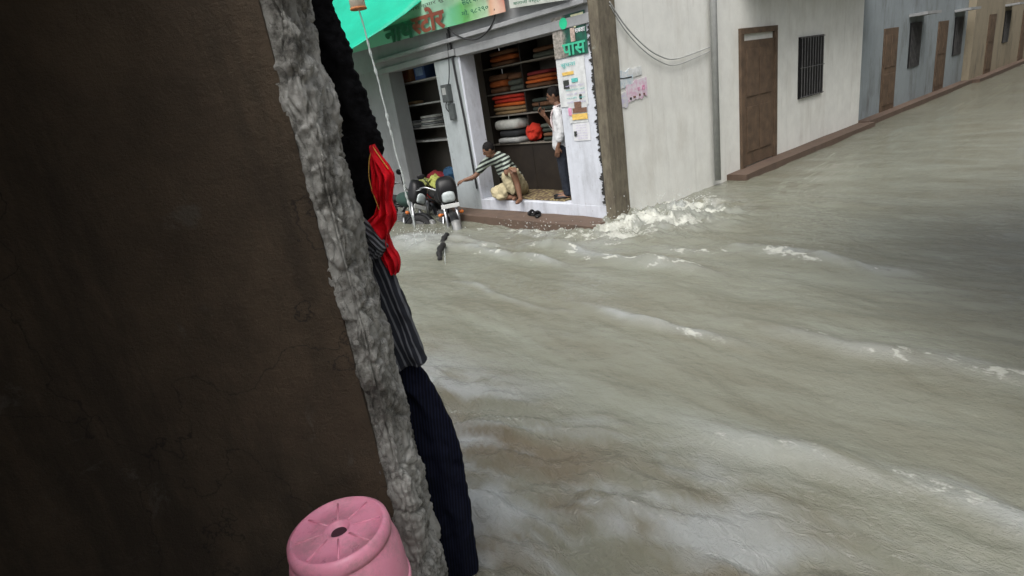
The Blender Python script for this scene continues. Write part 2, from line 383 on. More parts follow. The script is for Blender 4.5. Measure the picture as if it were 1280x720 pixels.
def water_material():
    t = NT('muddy_flood_water')
    v = t.mapping((3.0, 1.0, 1))
    c = t.ramp(t.noise(.9, 6, .6, v), [(.3, (.148, .146, .108)), (.55, (.184, .190, .150)), (.75, (.216, .228, .188))])
    a = t.n.new('ShaderNodeAttribute'); a.attribute_name = 'foam'
    a2 = t.n.new('ShaderNodeAttribute'); a2.attribute_name = 'silt_no_sky'; c = t.mix(t.math('MULTIPLY', a2.outputs['Fac'], .85), c, (.135, .108, .068))
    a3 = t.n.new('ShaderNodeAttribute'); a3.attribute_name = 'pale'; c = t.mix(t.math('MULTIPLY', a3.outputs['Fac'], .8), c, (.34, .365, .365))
    fn = t.noise(17, 8, .72, t.mapping((1.5, .8, 1)))
    f2 = t.noise(46, 9, .75, t.mapping((1.3, .8, 1)))
    m = t.math('ADD', t.math('MULTIPLY', a.outputs['Fac'], 1.15), t.math('ADD', t.math('MULTIPLY', t.math('SUBTRACT', fn, .5), 1.3), t.math('MULTIPLY', t.math('SUBTRACT', f2, .5), 1.1)))
    fm = t.ramp(m, [(.36, (0, 0, 0)), (.58, (.40,) * 3), (.95, (1, 1, 1))])
    c = t.mix(fm, c, (.50, .51, .455)); t.base(c)
    t.p.inputs['IOR'].default_value = 1.4; t.p.inputs['Specular IOR Level'].default_value = .8
    t.link(t.ramp(fm, [(0, (.07,) * 3), (1, (.6,) * 3)]), t.p.inputs['Roughness'])
    h = t.math('ADD', t.noise(7, 5, .5, t.mapping((1.7, 1.0, 1))), t.math('MULTIPLY', t.noise(30, 7, .68, t.mapping((1.5, .9, 1)), .8), .55))
    h = t.math('ADD', h, t.math('MULTIPLY', fm, .25))
    a4 = t.n.new('ShaderNodeAttribute'); a4.attribute_name = 'near'
    rip = t.noise(15, 8, .66, t.mapping((1.7, .9, 1), (0, 0, R(-14))), 1.4)
    h = t.math('ADD', h, t.math('MULTIPLY', t.math('MULTIPLY', rip, a4.outputs['Fac']), 4.5))
    h = t.math('ADD', h, t.math('MULTIPLY', t.noise(62, 5, .65, t.mapping((1.3, .8, 1)), .6), .22))
    t.bump(h, .52, .04); return t.m
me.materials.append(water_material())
wo = bpy.data.objects.new('flood_water', me); C.objects.link(wo); wo.location = O; wo.rotation_euler = (0, 0, A)
tag(wo, kind='structure')

sp_ = MB()
for k in range(520):
    cx_, cy_, rx_, ry_, hz_ = random.choice(((.35, -.30, .5, .32, .30), (.9, -.5, .5, .3, .24), (.0, .0, .25, .3, .26), (-.62, .8, .18, .8, .12), (-1.5, 2.5, .3, .5, .14)))
    r_ = random.uniform(.002, .0065)
    sp_.ell((random.gauss(cx_, rx_ * .6), min(-.05, random.gauss(cy_, ry_ * .6)) if cx_ > .2 else random.gauss(cy_, ry_ * .6), .05 + abs(random.gauss(0, hz_ * .5))), (r_, r_, r_ * random.uniform(1, 1.8)), 6, 5)
so_ = obj('spray', sp_, plain('spray_water', (.62, .65, .63), .15, .05, 9, 0), None, True); so_.location = O; so_.rotation_euler = (0, 0, A)
tag(so_, 'fine spray thrown up where the flood hits the corner post and step', 'spray', None, 'stuff')
# ------------------------------------------------------------------ corner shop building
b = thing('shop_building', 'whitewashed corner building with two open shopfronts above the flooded street', 'building', O, A)
m = MB()
m.box(0, .24, .15, .80, .265, 2.58)
obj('front_pier', m, M['lilac'], b)
m = MB()
m.box(0, .32, 2.95, 3.62, -.5, 2.58)
obj('middle_pier', m, M['pier'], b)
m = MB(); m.box(0.004, .30, 2.90, 2.9495, .27, 2.58); obj('door_reveal', m, M['lilac'], b)
m = MB(); m.box(0, .3, 5.15, 10, -.5, 2.7); obj('left_wall', m, M['greywall'], b)
m = MB()
m.box(0, .30, .15, 10, 2.70, 6.5)
m.box(-.03, .26, .15, 2.95, 2.58, 2.698)
m.box(-.05, .26, 2.952, 5.4, 2.60, 2.698)
m.box(-.10, -.001, .152, 5.5, 2.80, 2.86)
obj('upper_wall', m, M['soffit'], b, bevel=.008)
m = MB(); m.box(.305, 9, .03, .28, -.5, 6.5); obj('side_wall', m, M['white'], b)
m = MB(); m.box(-.002, .22, .15, 2.95, .06, .265); obj('sill', m, M['lilac'], b, bevel=.008)
m = MB(); m.box(.222, 2.6, .285, 3.0, .1, .268); m.box(.322, 2.6, 3.0, 9, .1, .30); obj('shop_floor', m, M['floor'], b)
m = MB()
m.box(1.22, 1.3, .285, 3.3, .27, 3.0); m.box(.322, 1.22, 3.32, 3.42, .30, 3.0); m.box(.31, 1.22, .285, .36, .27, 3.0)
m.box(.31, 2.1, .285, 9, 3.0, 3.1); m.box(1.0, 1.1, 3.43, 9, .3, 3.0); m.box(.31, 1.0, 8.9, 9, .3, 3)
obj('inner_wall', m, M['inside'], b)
st = MB(); st.box(-.44, -.004, .06, 3.7, -.5, .095); sm = st.mesh('step'); subdiv(sm, 12); rough_up(sm, .02, 2.6, 3)
link('step', sm, M['step'], b, bevel=.006)
m = MB(); m.box(-.028, .30, -.005, .148, -.5, 5); pm = m.mesh('corner_post'); subdiv(pm, 14); rough_up(pm, .012, 4.0, 5)
link('corner_post', pm, M['post'], b)
# ragged plaster edge beside the post
def ragged(seed):
    mm = MB(); n = 420; pts = []
    for i in range(n):
        z = .27 + 2.3 * i / (n - 1)
        w_ = .02 + .05 * max(0, .45 + 1.2 * noise.noise((z * 7, seed, 0)) + 1.1 * noise.noise((z * 24, seed, 4)) + .7 * noise.noise((z * 60, seed, 9)))
        pts.append((z, w_))
    v = []; fcs = []
    for z, w_ in pts: v += [(-.010, .149, z), (-.010, .15 + w_, z), (-.0005, .15 + w_, z)]
    for i in range(n - 1):
        k = i * 3
        for q in (0, 1): fcs.append((k + q, k + q + 1, k + q + 4, k + q + 3))
    return mm.add(v, fcs)
obj('bare_plaster_edge', ragged(3), plain('bare_plaster', (.035, .033, .030), .95, .5, 25, .5), b)
m = MB(); m.box(-1.25, 0, .0, 0, 0, 0); 
m = MB(); m.box(3.4, 9, -.9, .028, 3.25, 3.4); obj('shade_balcony_slab', m, M['soffit'], b)  # unseen slab added over the lane to darken the wall and water below
m = MB(); m.box(3.55, 4.65, .002, .028, .12, 2.15); [m.box(3.65 + .46 * (k % 2), 4.06 + .46 * (k % 2), -.012, .004, .35 + .92 * (k // 2), 1.1 + .92 * (k // 2)) for k in range(4)]; dr = obj('door', m, M['wood'], b, bevel=.004)
m = MB(); m.box(3.45, 3.548, -.02, .028, .05, 2.25); m.box(4.652, 4.75, -.02, .028, .05, 2.25); m.box(3.45, 4.75, -.02, .028, 2.252, 2.34); obj('door_frame', m, M['wood'], b)
m = MB(); m.box(5.7, 6.8, .0, .028, 1.0, 2.1); wn_ = obj('window', m, M['black'], b)
m = MB()
for k in range(9): m.tube([(5.76 + k * .122, -.02, 1.0), (5.76 + k * .122, -.02, 2.1)], .009, 6)
for z in (1.02, 1.55, 2.08): m.tube([(5.7, -.02, z), (6.8, -.02, z)], .009, 6)
obj('grille', m, M['darkmetal'], wn_)
m = MB(); m.box(3.0, 9, -.32, .025, -.5, .10); pl = m.mesh('plinth'); subdiv(pl, 8); rough_up(pl, .015, 3, 8); link('plinth', pl, M['step'], b)
m = MB(); m.tube([(2.55, -.06, .1), (2.55, -.06, 6.4)], .05, 12); obj('drain_pipe', m, M['greycable'], b, smooth=True)

# lane houses farther along the right-hand lane
def house(name, label, x0, x1, y, z1, mat_, side, doors, wins):
    h = thing(name, label, 'building', L(x0, y, 0), A)
    w_ = x1 - x0; d0, d1 = (0, 6) if side > 0 else (-6, 0)
    m = MB(); m.box(0, w_, d0, d1, -.5, z1); obj('wall', m, mat_, h)
    s = -1 if side > 0 else 1
    for x in doors:
        m = MB(); ys = sorted((0, s * .03)); m.box(x, x + 1.0, ys[0], ys[1], 0, 2.05); [m.box(x + .1 + .42 * (k % 2), x + .48 + .42 * (k % 2), min(ys[0], ys[0] + s * .012), max(ys[1], ys[1] + s * .012), .25 + .9 * (k // 2), 1.0 + .9 * (k // 2)) for k in range(4)]; obj('door', m, M['wood'], h, bevel=.005)
    for x, z in wins:
        m = MB(); ys = sorted((0, s * .02)); m.box(x, x + .95, ys[0], ys[1], z, z + 1.1); wi = obj('window', m, M['black'], h)
        m = MB()
        for k in range(8): m.tube([(x + .06 + k * .118, s * .035, z), (x + .06 + k * .118, s * .035, z + 1.1)], .009, 5)
        obj('grille', m, M['darkmetal'], wi)
        m = MB(); ys = sorted((0, s * .4)); m.box(x - .15, x + 1.1, ys[0], ys[1], z + 1.25, z + 1.32); obj('sunshade', m, M['soffit'], h)
    m = MB(); ys = sorted((0, s * .3)); m.box(0, w_, ys[0], ys[1], -.5, .12); obj('plinth', m, M['step'], h)
    return h
M['h1'] = wall_mat('blue_grey_wall', (.24, .275, .29), (.10, .10, .095), 1.3, .85, (.13, .12, .11))
M['h2'] = wall_mat('ochre_wall', (.28, .24, .17), (.11, .095, .07), 1.3, .85, (.15, .14, .12))
M['h3'] = wall_mat('dull_wall', (.25, .245, .23), (.12, .12, .11), .9, .7)
house('lane_house', 'blue grey house beyond the white wall in the right lane', 9.0, 18.5, .1, 9.0, M['h1'], 1, (1.6, 6.2), ((3.6, 1.0), (8.0, 1.0)))
house('lane_house', 'ochre house next after the blue grey one along the lane', 18.5, 33, -.1, 9.6, M['h2'], 1, (2.0, 8.0), ((4.5, 1.0), (10.5, 1.0)))
house('lane_house', 'dull grey house on the near side of the right lane', 8.0, 33, -6.0, 9.4, M['h3'], -1, (4.0, 12.0), ((7.0, 1.0), (16.0, 1.0)))
e_ = thing('lane_house', 'grey house closing the far end of the right lane', 'building', L(34, -12, 0), A)
m = MB(); m.box(0, 6, 0, 20, -.5, 7); obj('wall', m, M['h3'], e_)
for y in (3.5, 8.5):
    m = MB(); m.box(-.03, 0, y, y + 1.1, 1.0, 2.2); obj('window', m, M['black'], e_)

nb_ = thing('shade_house', 'unseen grey house added so its balcony shades the water on the right', 'building', (2.3, .8, 0))
m = MB(); m.box(0, 9, -5, 0, -.5, 6.5); obj('wall', m, M['h3'], nb_)
m = MB(); m.box(0, 9, .003, 3.4, 2.75, 2.9); m.box(0, 9, 3.3, 3.4, 2.9, 3.7); obj('balcony', m, M['soffit'], nb_)  # unseen house and balcony, added to shade the right-hand water
# ------------------------------------------------------------------ lettering helpers
ROT_FRONT = Matrix(((0, 0, -1), (-1, 0, 0), (0, 1, 0)))        # text on the shopfront: right = -y, up = z, out = -x
ROT_SIDE = Matrix(((1, 0, 0), (0, 0, -1), (0, 1, 0)))          # text on the lane wall: right = +x, out = -y
def text_mesh(body, bold=0.0, cut_stem=False):
    c = bpy.data.curves.new('t', 'FONT'); c.body = body; c.bevel_depth = bold * .8; c.bevel_resolution = 0; c.extrude = 0; c.resolution_u = 3
    o = bpy.data.objects.new('t', c); C.objects.link(o); dg = bpy.context.evaluated_depsgraph_get(); dg.update()
    me = bpy.data.meshes.new_from_object(o.evaluated_get(dg)); bpy.data.objects.remove(o)
    bm = bmesh.new(); bm.from_mesh(me)
    if cut_stem:                                               # half letter: the upright on the right is cut away
        xs = [v.co.x for v in bm.verts]; x1 = min(xs) + (max(xs) - min(xs)) * cut_stem
        bmesh.ops.bisect_plane(bm, geom=bm.verts[:] + bm.edges[:] + bm.faces[:], plane_co=(x1, 0, 0), plane_no=(1, 0, 0), clear_outer=True)
    vs = [v.co.copy() for v in bm.verts]; bm.verts.index_update(); fs = [[v.index for v in f_.verts] for f_ in bm.faces]; bm.free()
    bpy.data.meshes.remove(me); return vs, fs
def lettering(name, pieces, box_, rot, mat_, parent, slant=0.0, thick=.002):
    """pieces: (text, bold, cut); laid out in a row, fitted into box_=(centre, width, height, tilt)."""
    V = []; Fs = []; x = 0
    for body, bold, cut in pieces:
        vs, fs = text_mesh(body, bold, cut)
        if not vs: continue
        mn = min(v.x for v in vs); mx = max(v.x for v in vs); n = len(V)
        V += [Vector((v.x - mn + x, v.y, v.z * .15)) for v in vs]; Fs += [[i + n for i in q] for q in fs]; x += mx - mn - (.02 if cut else -.03)
    x0, x1 = min(v.x for v in V), max(v.x for v in V); y0, y1 = min(v.y for v in V), max(v.y for v in V)
    ctr, wd_, ht, tilt = box_; tm = Matrix.Rotation(tilt, 3, 'Z')
    out = []
    for v in V:
        p = tm @ Vector(((v.x - (x0 + x1) / 2) / (x1 - x0) * wd_ + slant * (v.y - y0) / (y1 - y0) * ht, (v.y - (y0 + y1) / 2) / (y1 - y0) * ht, thick + v.z * .1))
        out.append(Vector(ctr) + rot @ p)
    me = bpy.data.meshes.new(name); me.from_pydata(out, [], Fs); me.update()
    return link(name, me, mat_, parent)
def ink(name, c): return plain(name, c, .7, .15, 20, 0)
M['ink_green'] = ink('ink_dark_green', (.015, .12, .06)); M['ink_red'] = ink('ink_brick_red', (.22, .055, .03)); M['ink_black'] = ink('ink_black', (.03, .035, .03))
M['ink_cream'] = ink('ink_cream', (.55, .56, .36)); M['ink_mint'] = ink('ink_mint', (.05, .45, .27)); M['ink_yellow'] = ink('ink_yellow', (.70, .47, .12))
M['ink_pink'] = ink('ink_pink', (.62, .28, .42)); M['ink_lav'] = ink('ink_lavender', (.45, .40, .60)); M['ink_blue'] = ink('ink_pale_blue', (.42, .56, .62)); M['ink_white'] = ink('ink_white', (.72, .74, .76))
M['ink_teal'] = ink('ink_teal', (.10, .45, .42)); M['ink_brown'] = ink('ink_brown', (.17, .09, .06))

# ------------------------------------------------------------------ shop banner
def sheet(name, x, y0, y1, z0, z1, mat_, parent=None, n=14, sag=.015, seed=0, tilt=0, thick=.006):
    """a hanging printed sheet in the shopfront plane, with thickness and a soft ripple"""
    vs = []; fs = []; k = 8
    for side in (0, 1):
        for i in range(n + 1):
            for j in range(k + 1):
                y = y0 + (y1 - y0) * i / n; z = z0 + (z1 - z0) * j / k + tilt * (y - y0)
                q = noise.noise((y * 2.2, z * 2.2, seed)) * sag
                vs.append((x + q + side * thick, y, z))
    N = (n + 1) * (k + 1)
    for i in range(n):
        for j in range(k):
            a = i * (k + 1) + j; q = (a, a + 1, a + k + 2, a + k + 1); fs += [q, tuple(t + N for t in q[::-1])]
    rim = [i * (k + 1) for i in range(n + 1)] + [n * (k + 1) + j for j in range(1, k + 1)] + [i * (k + 1) + k for i in range(n - 1, -1, -1)] + [j for j in range(k - 1, 0, -1)]
    for i in range(len(rim)):
        a, c = rim[i], rim[(i + 1) % len(rim)]; fs.append((a, c, c + N, a + N))
    mm = MB().add(vs, fs); return obj(name, mm, mat_, parent, smooth=False)
def banner_material():
    t = NT('printed_banner'); sp = t.n.new('ShaderNodeSeparateXYZ'); t.link(t.mapping(), sp.inputs[0])
    yy = t.math('ADD', t.math('MULTIPLY', t.math('ADD', sp.outputs['Y'], t.math('MULTIPLY', t.noise(2.5), .35)), -.2), 1.2)   # y 6 .. 1 -> 0 .. 1
    c = t.ramp(yy, [(.30, (.24, .58, .42)), (.56, (.28, .60, .43)), (.62, (.12, .42, .22)), (.67, (.10, .36, .09)), (.72, (.22, .46, .2)), (.775, (.40, .56, .38)), (.80, (.60, .34, .22)), (.83, (.64, .45, .34)), (.87, (.5, .2, .15))])
    z = t.math('ADD', sp.outputs['Z'], t.math('MULTIPLY', t.noise(3), .1))
    c = t.mix(t.ramp(z, [(.0, (0, 0, 0)), (.33, (0, 0, 0)), (.40, (.55,) * 3)]), c, (.36, .52, .36))
    t.base(c); t.p.inputs['Roughness'].default_value = .55; return t.m
bn = thing('shop_banner', 'green printed shop banner with large Hindi lettering over the shopfronts', 'banner', L(-.14, 0, 2.95), A)
sheet('banner_sheet', 0, 1.52, 6.4, .02, .85, banner_material(), bn, 40, .02, 2, tilt=.028)
FX = -.026
lettering('lettering', [('नाथ', .05, False)], ((FX, 4.24, .215), .96, .27, R(-2)), ROT_FRONT, M['ink_green'], bn, 0, .016)
lettering('lettering', [('स', .05, .60), ('टोर', .05, False)], ((FX, 3.34, .245), .95, .36, R(-2)), ROT_FRONT, M['ink_red'], bn, 0, .016)
lettering('small_lettering', [('प्रो. रमेश कुमार सुरेश', .01, False)], ((FX, 3.4, .46), 1.6, .075, R(-2)), ROT_FRONT, M['ink_black'], bn, 0, .016)
lettering('small_lettering', [('मो. ९८२९०', .03, False)], ((FX, 2.12, .155), .62, .085, R(-2)), ROT_FRONT, M['ink_green'], bn, 0, .016)
lettering('small_lettering', [('सदर बाजार', .03, False)], ((FX, 2.10, .29), .58, .08, R(-2)), ROT_FRONT, M['ink_green'], bn, 0, .016)
b2 = thing('shop_banner', 'pale flex strip banner with small lettering above the wider shop opening', 'banner', L(-.14, 0, 2.88), A)
sheet('banner_sheet', 0, .33, 1.42, .0, .5, plain('pale_banner', (.50, .53, .48), .6, .2, 3, 0), b2, 16, .012, 5, tilt=.10)
lettering('small_lettering', [('बालाजी वस्त्र भण्डार', .02, False)], ((FX, .9, .105), .8, .06, R(-5.5)), ROT_FRONT, M['ink_green'], b2, 0, .012)

# ------------------------------------------------------------------ posters on the pier
def poster_material():
    t = NT('green_poster'); c = t.ramp(t.noise(7, 6, .6), [(.40, (.012, .05, .04)), (.60, (.012, .11, .07))])
    sp = t.n.new('ShaderNodeSeparateXYZ'); t.link(t.coord(), sp.inputs[0])
    fac = t.ramp(t.math('ADD', sp.outputs['Y'], t.math('MULTIPLY', t.noise(9), .25)), [(.68, (0, 0, 0)), (.74, (1, 1, 1))])
    c = t.mix(fac, c, t.ramp(t.noise(22, 7), [(.35, (.12, .12, .10)), (.65, (.42, .38, .34))])); t.base(c)
    t.p.inputs['Roughness'].default_value = .5; return t.m
p = thing('poster', 'dark green printed poster with a bright green disc at the pier top', 'poster', L(-.012, 0, 2.24), A)
sheet('poster_sheet', -.004, .215, .80, .0, .50, poster_material(), p, 10, .006, 7, thick=.004)
m = MB(); m.lathe([(.001, -.022), (.068, -.022), (.068, -.016), (.001, -.016)], 28, (0, .575, .405), 'X'); obj('green_disc', m, plain('disc_green', (.02, .56, .28), .5, .08, 9, 0), p)
lettering('lettering', [('हर', .03, False)], ((-.011, .335, .40), .21, .16, 0), ROT_FRONT, M['ink_cream'], p, 0, .004)
lettering('lettering', [('पास', .03, False)], ((-.011, .44, .085), .40, .15, 0), ROT_FRONT, M['ink_mint'], p, 0, .004)
lettering('lettering', [('सबका', .02, False)], ((-.011, .31, .285), .17, .05, 0), ROT_FRONT, M['ink_white'], p, 0, .004)
m = MB(); m.box(-.016, -.012, .40, .475, .17, .33)
obj('printed_picture', m, plain('print_mix', (.42, .33, .28), .6, .6, 22, 0), p)
def paper(label, y0, y1, z0, z1, marks, mat_=None, seed=0, x=-.008):
    q = thing('poster', label, 'poster', L(x, 0, z0), A)
    sheet('poster_sheet', 0, y0, y1, 0, z1 - z0, mat_ or M['paper'], q, 6, .006, seed, thick=.003)
    for k, (ya, yb, za, zb, mt) in enumerate(marks):
        m = MB(); m.box(-.0085, -.004, ya, yb, za, zb); mm = m.mesh('printed_block'); subdiv(mm, 4); rough_up(mm, .003, 40, k); link('printed_block', mm, mt, q)
    return q
q = paper('tall white sheet of torn notices pasted below the green poster', .30, .80, 1.62, 2.225, [(.50, .70, .40, .44, M['ink_yellow']), (.60, .70, .23, .34, M['ink_black']), (.44, .55, .30, .35, M['ink_teal']), (.40, .44, .08, .14, M['ink_black'])], seed=1)
lettering('lettering', [('सूचना', .01, False)], ((-.006, .58, .52), .26, .06, 0), ROT_FRONT, M['ink_teal'], q, 0, .004)
for k in range(5):
    lettering('lettering', [(('विशेष छूट', 'सम्पर्क करें', 'आज ही आयें', 'साड़ी सूट', 'दरी चादर')[k], .0, False)], ((-.006, .5, .26 - .052 * k), .34, .026, 0), ROT_FRONT, M['ink_teal'] if k % 2 else M['ink_lav'], q, 0, .004)
q = paper('notice with a brown and yellow band on the middle of the pier', .33, .66, 1.40, 1.70, [(.33, .58, .13, .19, M['ink_brown']), (.33, .60, .04, .115, M['ink_yellow']), (.42, .54, .19, .27, M['ink_brown']), (.60, .66, .1, .2, M['ink_pink'])], seed=2, x=-.0125)
q = paper('plain white notice with fine print, lowest on the pier', .32, .62, 1.16, 1.395, [(.55, .60, .06, .13, M['ink_black'])], plain('white_notice', (.66, .67, .69), .8, .08, 14, .1), 3)
for k in range(6):
    lettering('lettering', [(('सर्वसाधारण को सूचित', 'किया जाता है कि', 'दिनांक १२ को', 'बैठक होगी', 'समय दस बजे', 'निवेदक')[k], 0, False)], ((-.006, .46, .205 - .034 * k), .2, .018, 0), ROT_FRONT, M['ink_lav'], q, 0, .004)
# papers on the lane wall
def side_paper(label, x0, x1, z0, z1, mat_, seed, tilt=.1, bits=()):
    q = thing('poster', label, 'poster', L(x0, .022, z0), A)
    n = 26; w_ = x1 - x0; h = z1 - z0; vs = []; fs = []
    for i in range(n + 1):
        x = w_ * i / n; lo = .12 * h * noise.noise((x * 14, seed, 0)); hi = h + .15 * h * noise.noise((x * 11, seed, 5))
        for yy, zz in ((-.004, lo), (-.006, h * .5), (-.004, hi), (.004, lo), (.004, hi)): vs.append((x, yy, zz + tilt * x))
    for i in range(n):
        a = i * 5; c = a + 5
        fs += [(a, c, c + 1, a + 1), (a + 1, c + 1, c + 2, a + 2), (a + 2, c + 2, c + 4, a + 4), (a, a + 3, c + 3, c), (a + 3, a + 4, c + 4, c + 3)]
    fs += [(0, 1, 2, 4, 3), tuple(n * 5 + k for k in (3, 4, 2, 1, 0))]
    obj('paper_sheet', MB().add(vs, fs), mat_, q)
    for xa, xb, za, zb, mt in bits:
        m = MB(); m.box(xa, xb, -.0085, -.005, za, zb); mm = m.mesh('printed_block'); subdiv(mm, 5); rough_up(mm, .006, 30, seed); link('printed_block', mm, mt, q)
    return q
def torn(name, c1, c2):
    t = NT(name); c = t.ramp(t.noise(14, 9, .75), [(.42, c1), (.58, c2)]); t.base(c); t.p.inputs['Roughness'].default_value = .8; return t.m
side_paper('pale blue torn notice on the white wall beside the post', .13, .60, 1.73, 1.93, torn('torn_blue', (.46, .56, .62), (.66, .68, .68)), 2.0, .10, [(.16, .44, .135, .15, M['ink_black']), (.02, .2, .05, .065, M['ink_blue'])])
side_paper('white scrap of paper curling above the pink notice', .50, .80, 1.86, 1.97, torn('torn_white', (.70, .72, .72), (.55, .57, .55)), 4.0, .08)
q = side_paper('torn pink notice with dark marks on the white wall', .44, .90, 1.56, 1.80, torn('torn_pink', (.62, .40, .52), (.66, .62, .66)), 6.0, .10, [(.06, .1, .03, .06, M['ink_black']), (.14, .19, .045, .07, M['ink_brown']), (.26, .3, .06, .085, M['ink_brown']), (.36, .4, .06, .085, M['ink_brown']), (.24, .29, .13, .17, M['ink_pink']), (.34, .41, .13, .19, M['ink_pink'])])
side_paper('faded lavender paper scrap left of the pink notice', .16, .46, 1.50, 1.68, torn('torn_lav', (.50, .47, .62), (.60, .60, .58)), 8.0, .05)
nb = thing('painted_number', 'small black painted numerals 8 and 33 low on the white wall', 'painted numerals', L(0, .0285, 0), A)
lettering('lettering', [('8', .02, False)], ((.20, 0, 1.37), .045, .075, R(4)), ROT_SIDE, M['ink_black'], nb, 0, .003)
lettering('lettering', [('33', .02, False)], ((.24, 0, 1.24), .11, .09, R(8)), ROT_SIDE, M['ink_black'], nb, 0, .003)

# ------------------------------------------------------------------ cables and meter
def cable(label, pts, r, mat_, extra=None):
    o = bpy.data.objects.new('cable', None)
    m = MB(); m.tube(catmull(pts, 10), r, 7)
    q = link('cable', m.mesh('cable'), mat_, None, True); q.location = O; q.rotation_euler = (0, 0, A)
    bpy.data.objects.remove(o); return tag(q, label, 'cable')
cable('black cable looping below the green banner', [(-.10, 2.95, 3.05), (-.11, 2.83, 2.93), (-.11, 2.55, 2.79), (-.11, 2.25, 2.735), (-.11, 1.98, 2.80), (-.11, 1.80, 2.93), (-.13, 1.74, 3.05)], .012, M['cable'])
cable('thick black cable running down the pier between the shops', [(-.03, 3.03, 3.0), (-.03, 3.04, 2.4), (-.025, 3.00, 1.6), (-.025, 2.985, .9), (-.025, 2.975, .45)], .018, M['cable'])
cable('thin wire curving from the pier top to the meter', [(-.03, 3.08, 2.95), (-.05, 3.12, 2.55), (-.05, 3.2, 2.28), (-.04, 3.36, 2.0), (-.04, 3.44, 1.84), (-.035, 3.38, 1.76)], .009, M['cable'])
cable('upper grey cable sagging across the white lane wall', [(.2, -.01, 2.78), (.45, -.012, 2.52), (.78, -.012, 2.28), (1.15, -.012, 2.10), (1.6, -.012, 2.02), (2.5, -.012, 2.12)], .009, M['greycable'])
cable('lower grey cable sagging beside another on the white lane wall', [(.2, -.012, 2.74), (.45, -.014, 2.46), (.80, -.014, 2.20), (1.18, -.014, 2.02), (1.6, -.014, 1.94), (2.5, -.014, 2.06)], .007, M['greycable'])
mt = thing('electric_meter', 'dark electric meter box fixed to the pier between the shops', 'electric meter', L(-.012, 3.33, 1.62), A)
m = MB(); m.box(-.09, 0.01, -.09, .09, .30, .58); obj('meter_box', m, M['meter'], mt, bevel=.012)
m = MB(); m.box(-.05, .01, -.11, .03, 0, .27); obj('switch_box', m, M['meter'], mt, bevel=.01)
m = MB(); m.box(-.096, -.091, -.05, .05, .42, .53); obj('dial', m, M['greycable'], mt)

# ------------------------------------------------------------------ tarpaulin, spout, falling water
def tarp():
    q = thing('tarpaulin', 'bright green tarpaulin awning stretched out from the left shopfront', 'tarpaulin', L(-.1, 3.5, 3.5), A)
    nu, nv = 30, 24; vs = []; fs = []
    for i in range(nu + 1):
        for j in range(nv + 1):
            s, t_ = i / nu, j / nv                             # s outwards, t along the wall
            x = -1.34 * s; y = (.0 - .06 * (1 - s) + .20 * s) * (1 - t_) + 4.4 * t_
            z = .02 - .63 * s - .08 * math.sin(math.pi * s) * (.4 + .6 * math.sin(math.pi * t_)) - .10 * s * t_ + (1 - s) * 2.2 * t_
            z += .02 * noise.noise((x * 3, y * 2, 1)); vs.append((x, y, z))
    for i in range(nu):
        for j in range(nv):
            a = i * (nv + 1) + j; fs.append((a, a + 1, a + nv + 2, a + nv + 1))
    o = obj('tarp_sheet', MB().add(vs, fs), M['tarp'], q, True); s = o.modifiers.new('thick', 'SOLIDIFY'); s.thickness = .004
    m = MB(); m.tube([(-1.34, .20, -.60), (-1.34, 4.4, -.77)], .018, 8); obj('edge_rod', m, M['greycable'], q, True)
    return q
tarp()
sp = thing('drain_spout', 'cream metal drain spout with a rusty rim pouring rainwater', 'drain spout', L(-1.62, 2.86, 3.30), A)
m = MB(); m.tube([(0, 0, .0), (0.0, 0, .35), (.08, 0, .52), (.25, 0, .62), (1.55, 0, .70)], .105, 24, False)
o = obj('pipe', m, M['cream'], sp, True); s = o.modifiers.new('thick', 'SOLIDIFY'); s.thickness = .012
m = MB(); m.lathe([(.098, -.012), (.114, -.012), (.114, .012), (.098, .012), (.098, -.012)], 28); obj('rim', m, M['rust'], sp, True)
def water_strand_material():
    t = NT('falling_water'); t.base((.72, .77, .76)); t.p.inputs['Roughness'].default_value = .12
    t.p.inputs['Transmission Weight'].default_value = .45; t.p.inputs['IOR'].default_value = 1.33
    t.bump(t.noise(30, 4), .3, .01); return t.m
M['strand'] = water_strand_material()
def strand(label, a, c, r0, r1, n, seed, wob=.02, lead=.35):
    a, c = Vector(a), Vector(c); pts = []; rs = []
    for i in range(n + 1):
        s = i / n; tt = math.sqrt(s)                           # even in height, horizontal drift with time
        p = Vector((a.x + (c.x - a.x) * (lead * tt + (1 - lead) * s), a.y + (c.y - a.y) * (lead * tt + (1 - lead) * s), a.z + (c.z - a.z) * s))
        p += Vector((noise.noise((s * 9, seed, 0)), noise.noise((s * 9, seed, 7)), 0)) * wob * s
        k = abs(noise.noise((s * 26, seed, 3))); e = 1 if n > 40 else math.sin(math.pi * min(1, max(.06, s)))
        pts.append(p); rs.append((r0 + (r1 - r0) * s) * (.55 + 1.3 * k) * e)
    q = link('water_strand', MB().tube(pts, rs, 8).mesh('water_strand'), M['strand'], None, True)
    q.location = O; q.rotation_euler = (0, 0, A); return tag(q, label, 'falling water')
strand('long white strand of rainwater pouring from the drain spout', (-1.64, 2.84, 3.32), (-1.11, 3.45, 0), .016, .02, 150, 1.0, .05, .5)
def drop_streak(label, x, y, z, ln, r, seed, dx=.0): return strand(label, (x, y, z), (x + dx, y - dx, z - ln), r, r, 14, seed, .01)  # falling drops drawn out to streaks, their motion blur built into the shape
drop_streak('short white motion streak of a falling drop above the middle of the flood', -2.75, .10, .47, .19, .008, 5.0, -.02)
drop_streak('faint motion streak of a drop falling just off the parked motorcycles', -2.3, 1.45, .38, .14, .006, 6.0)

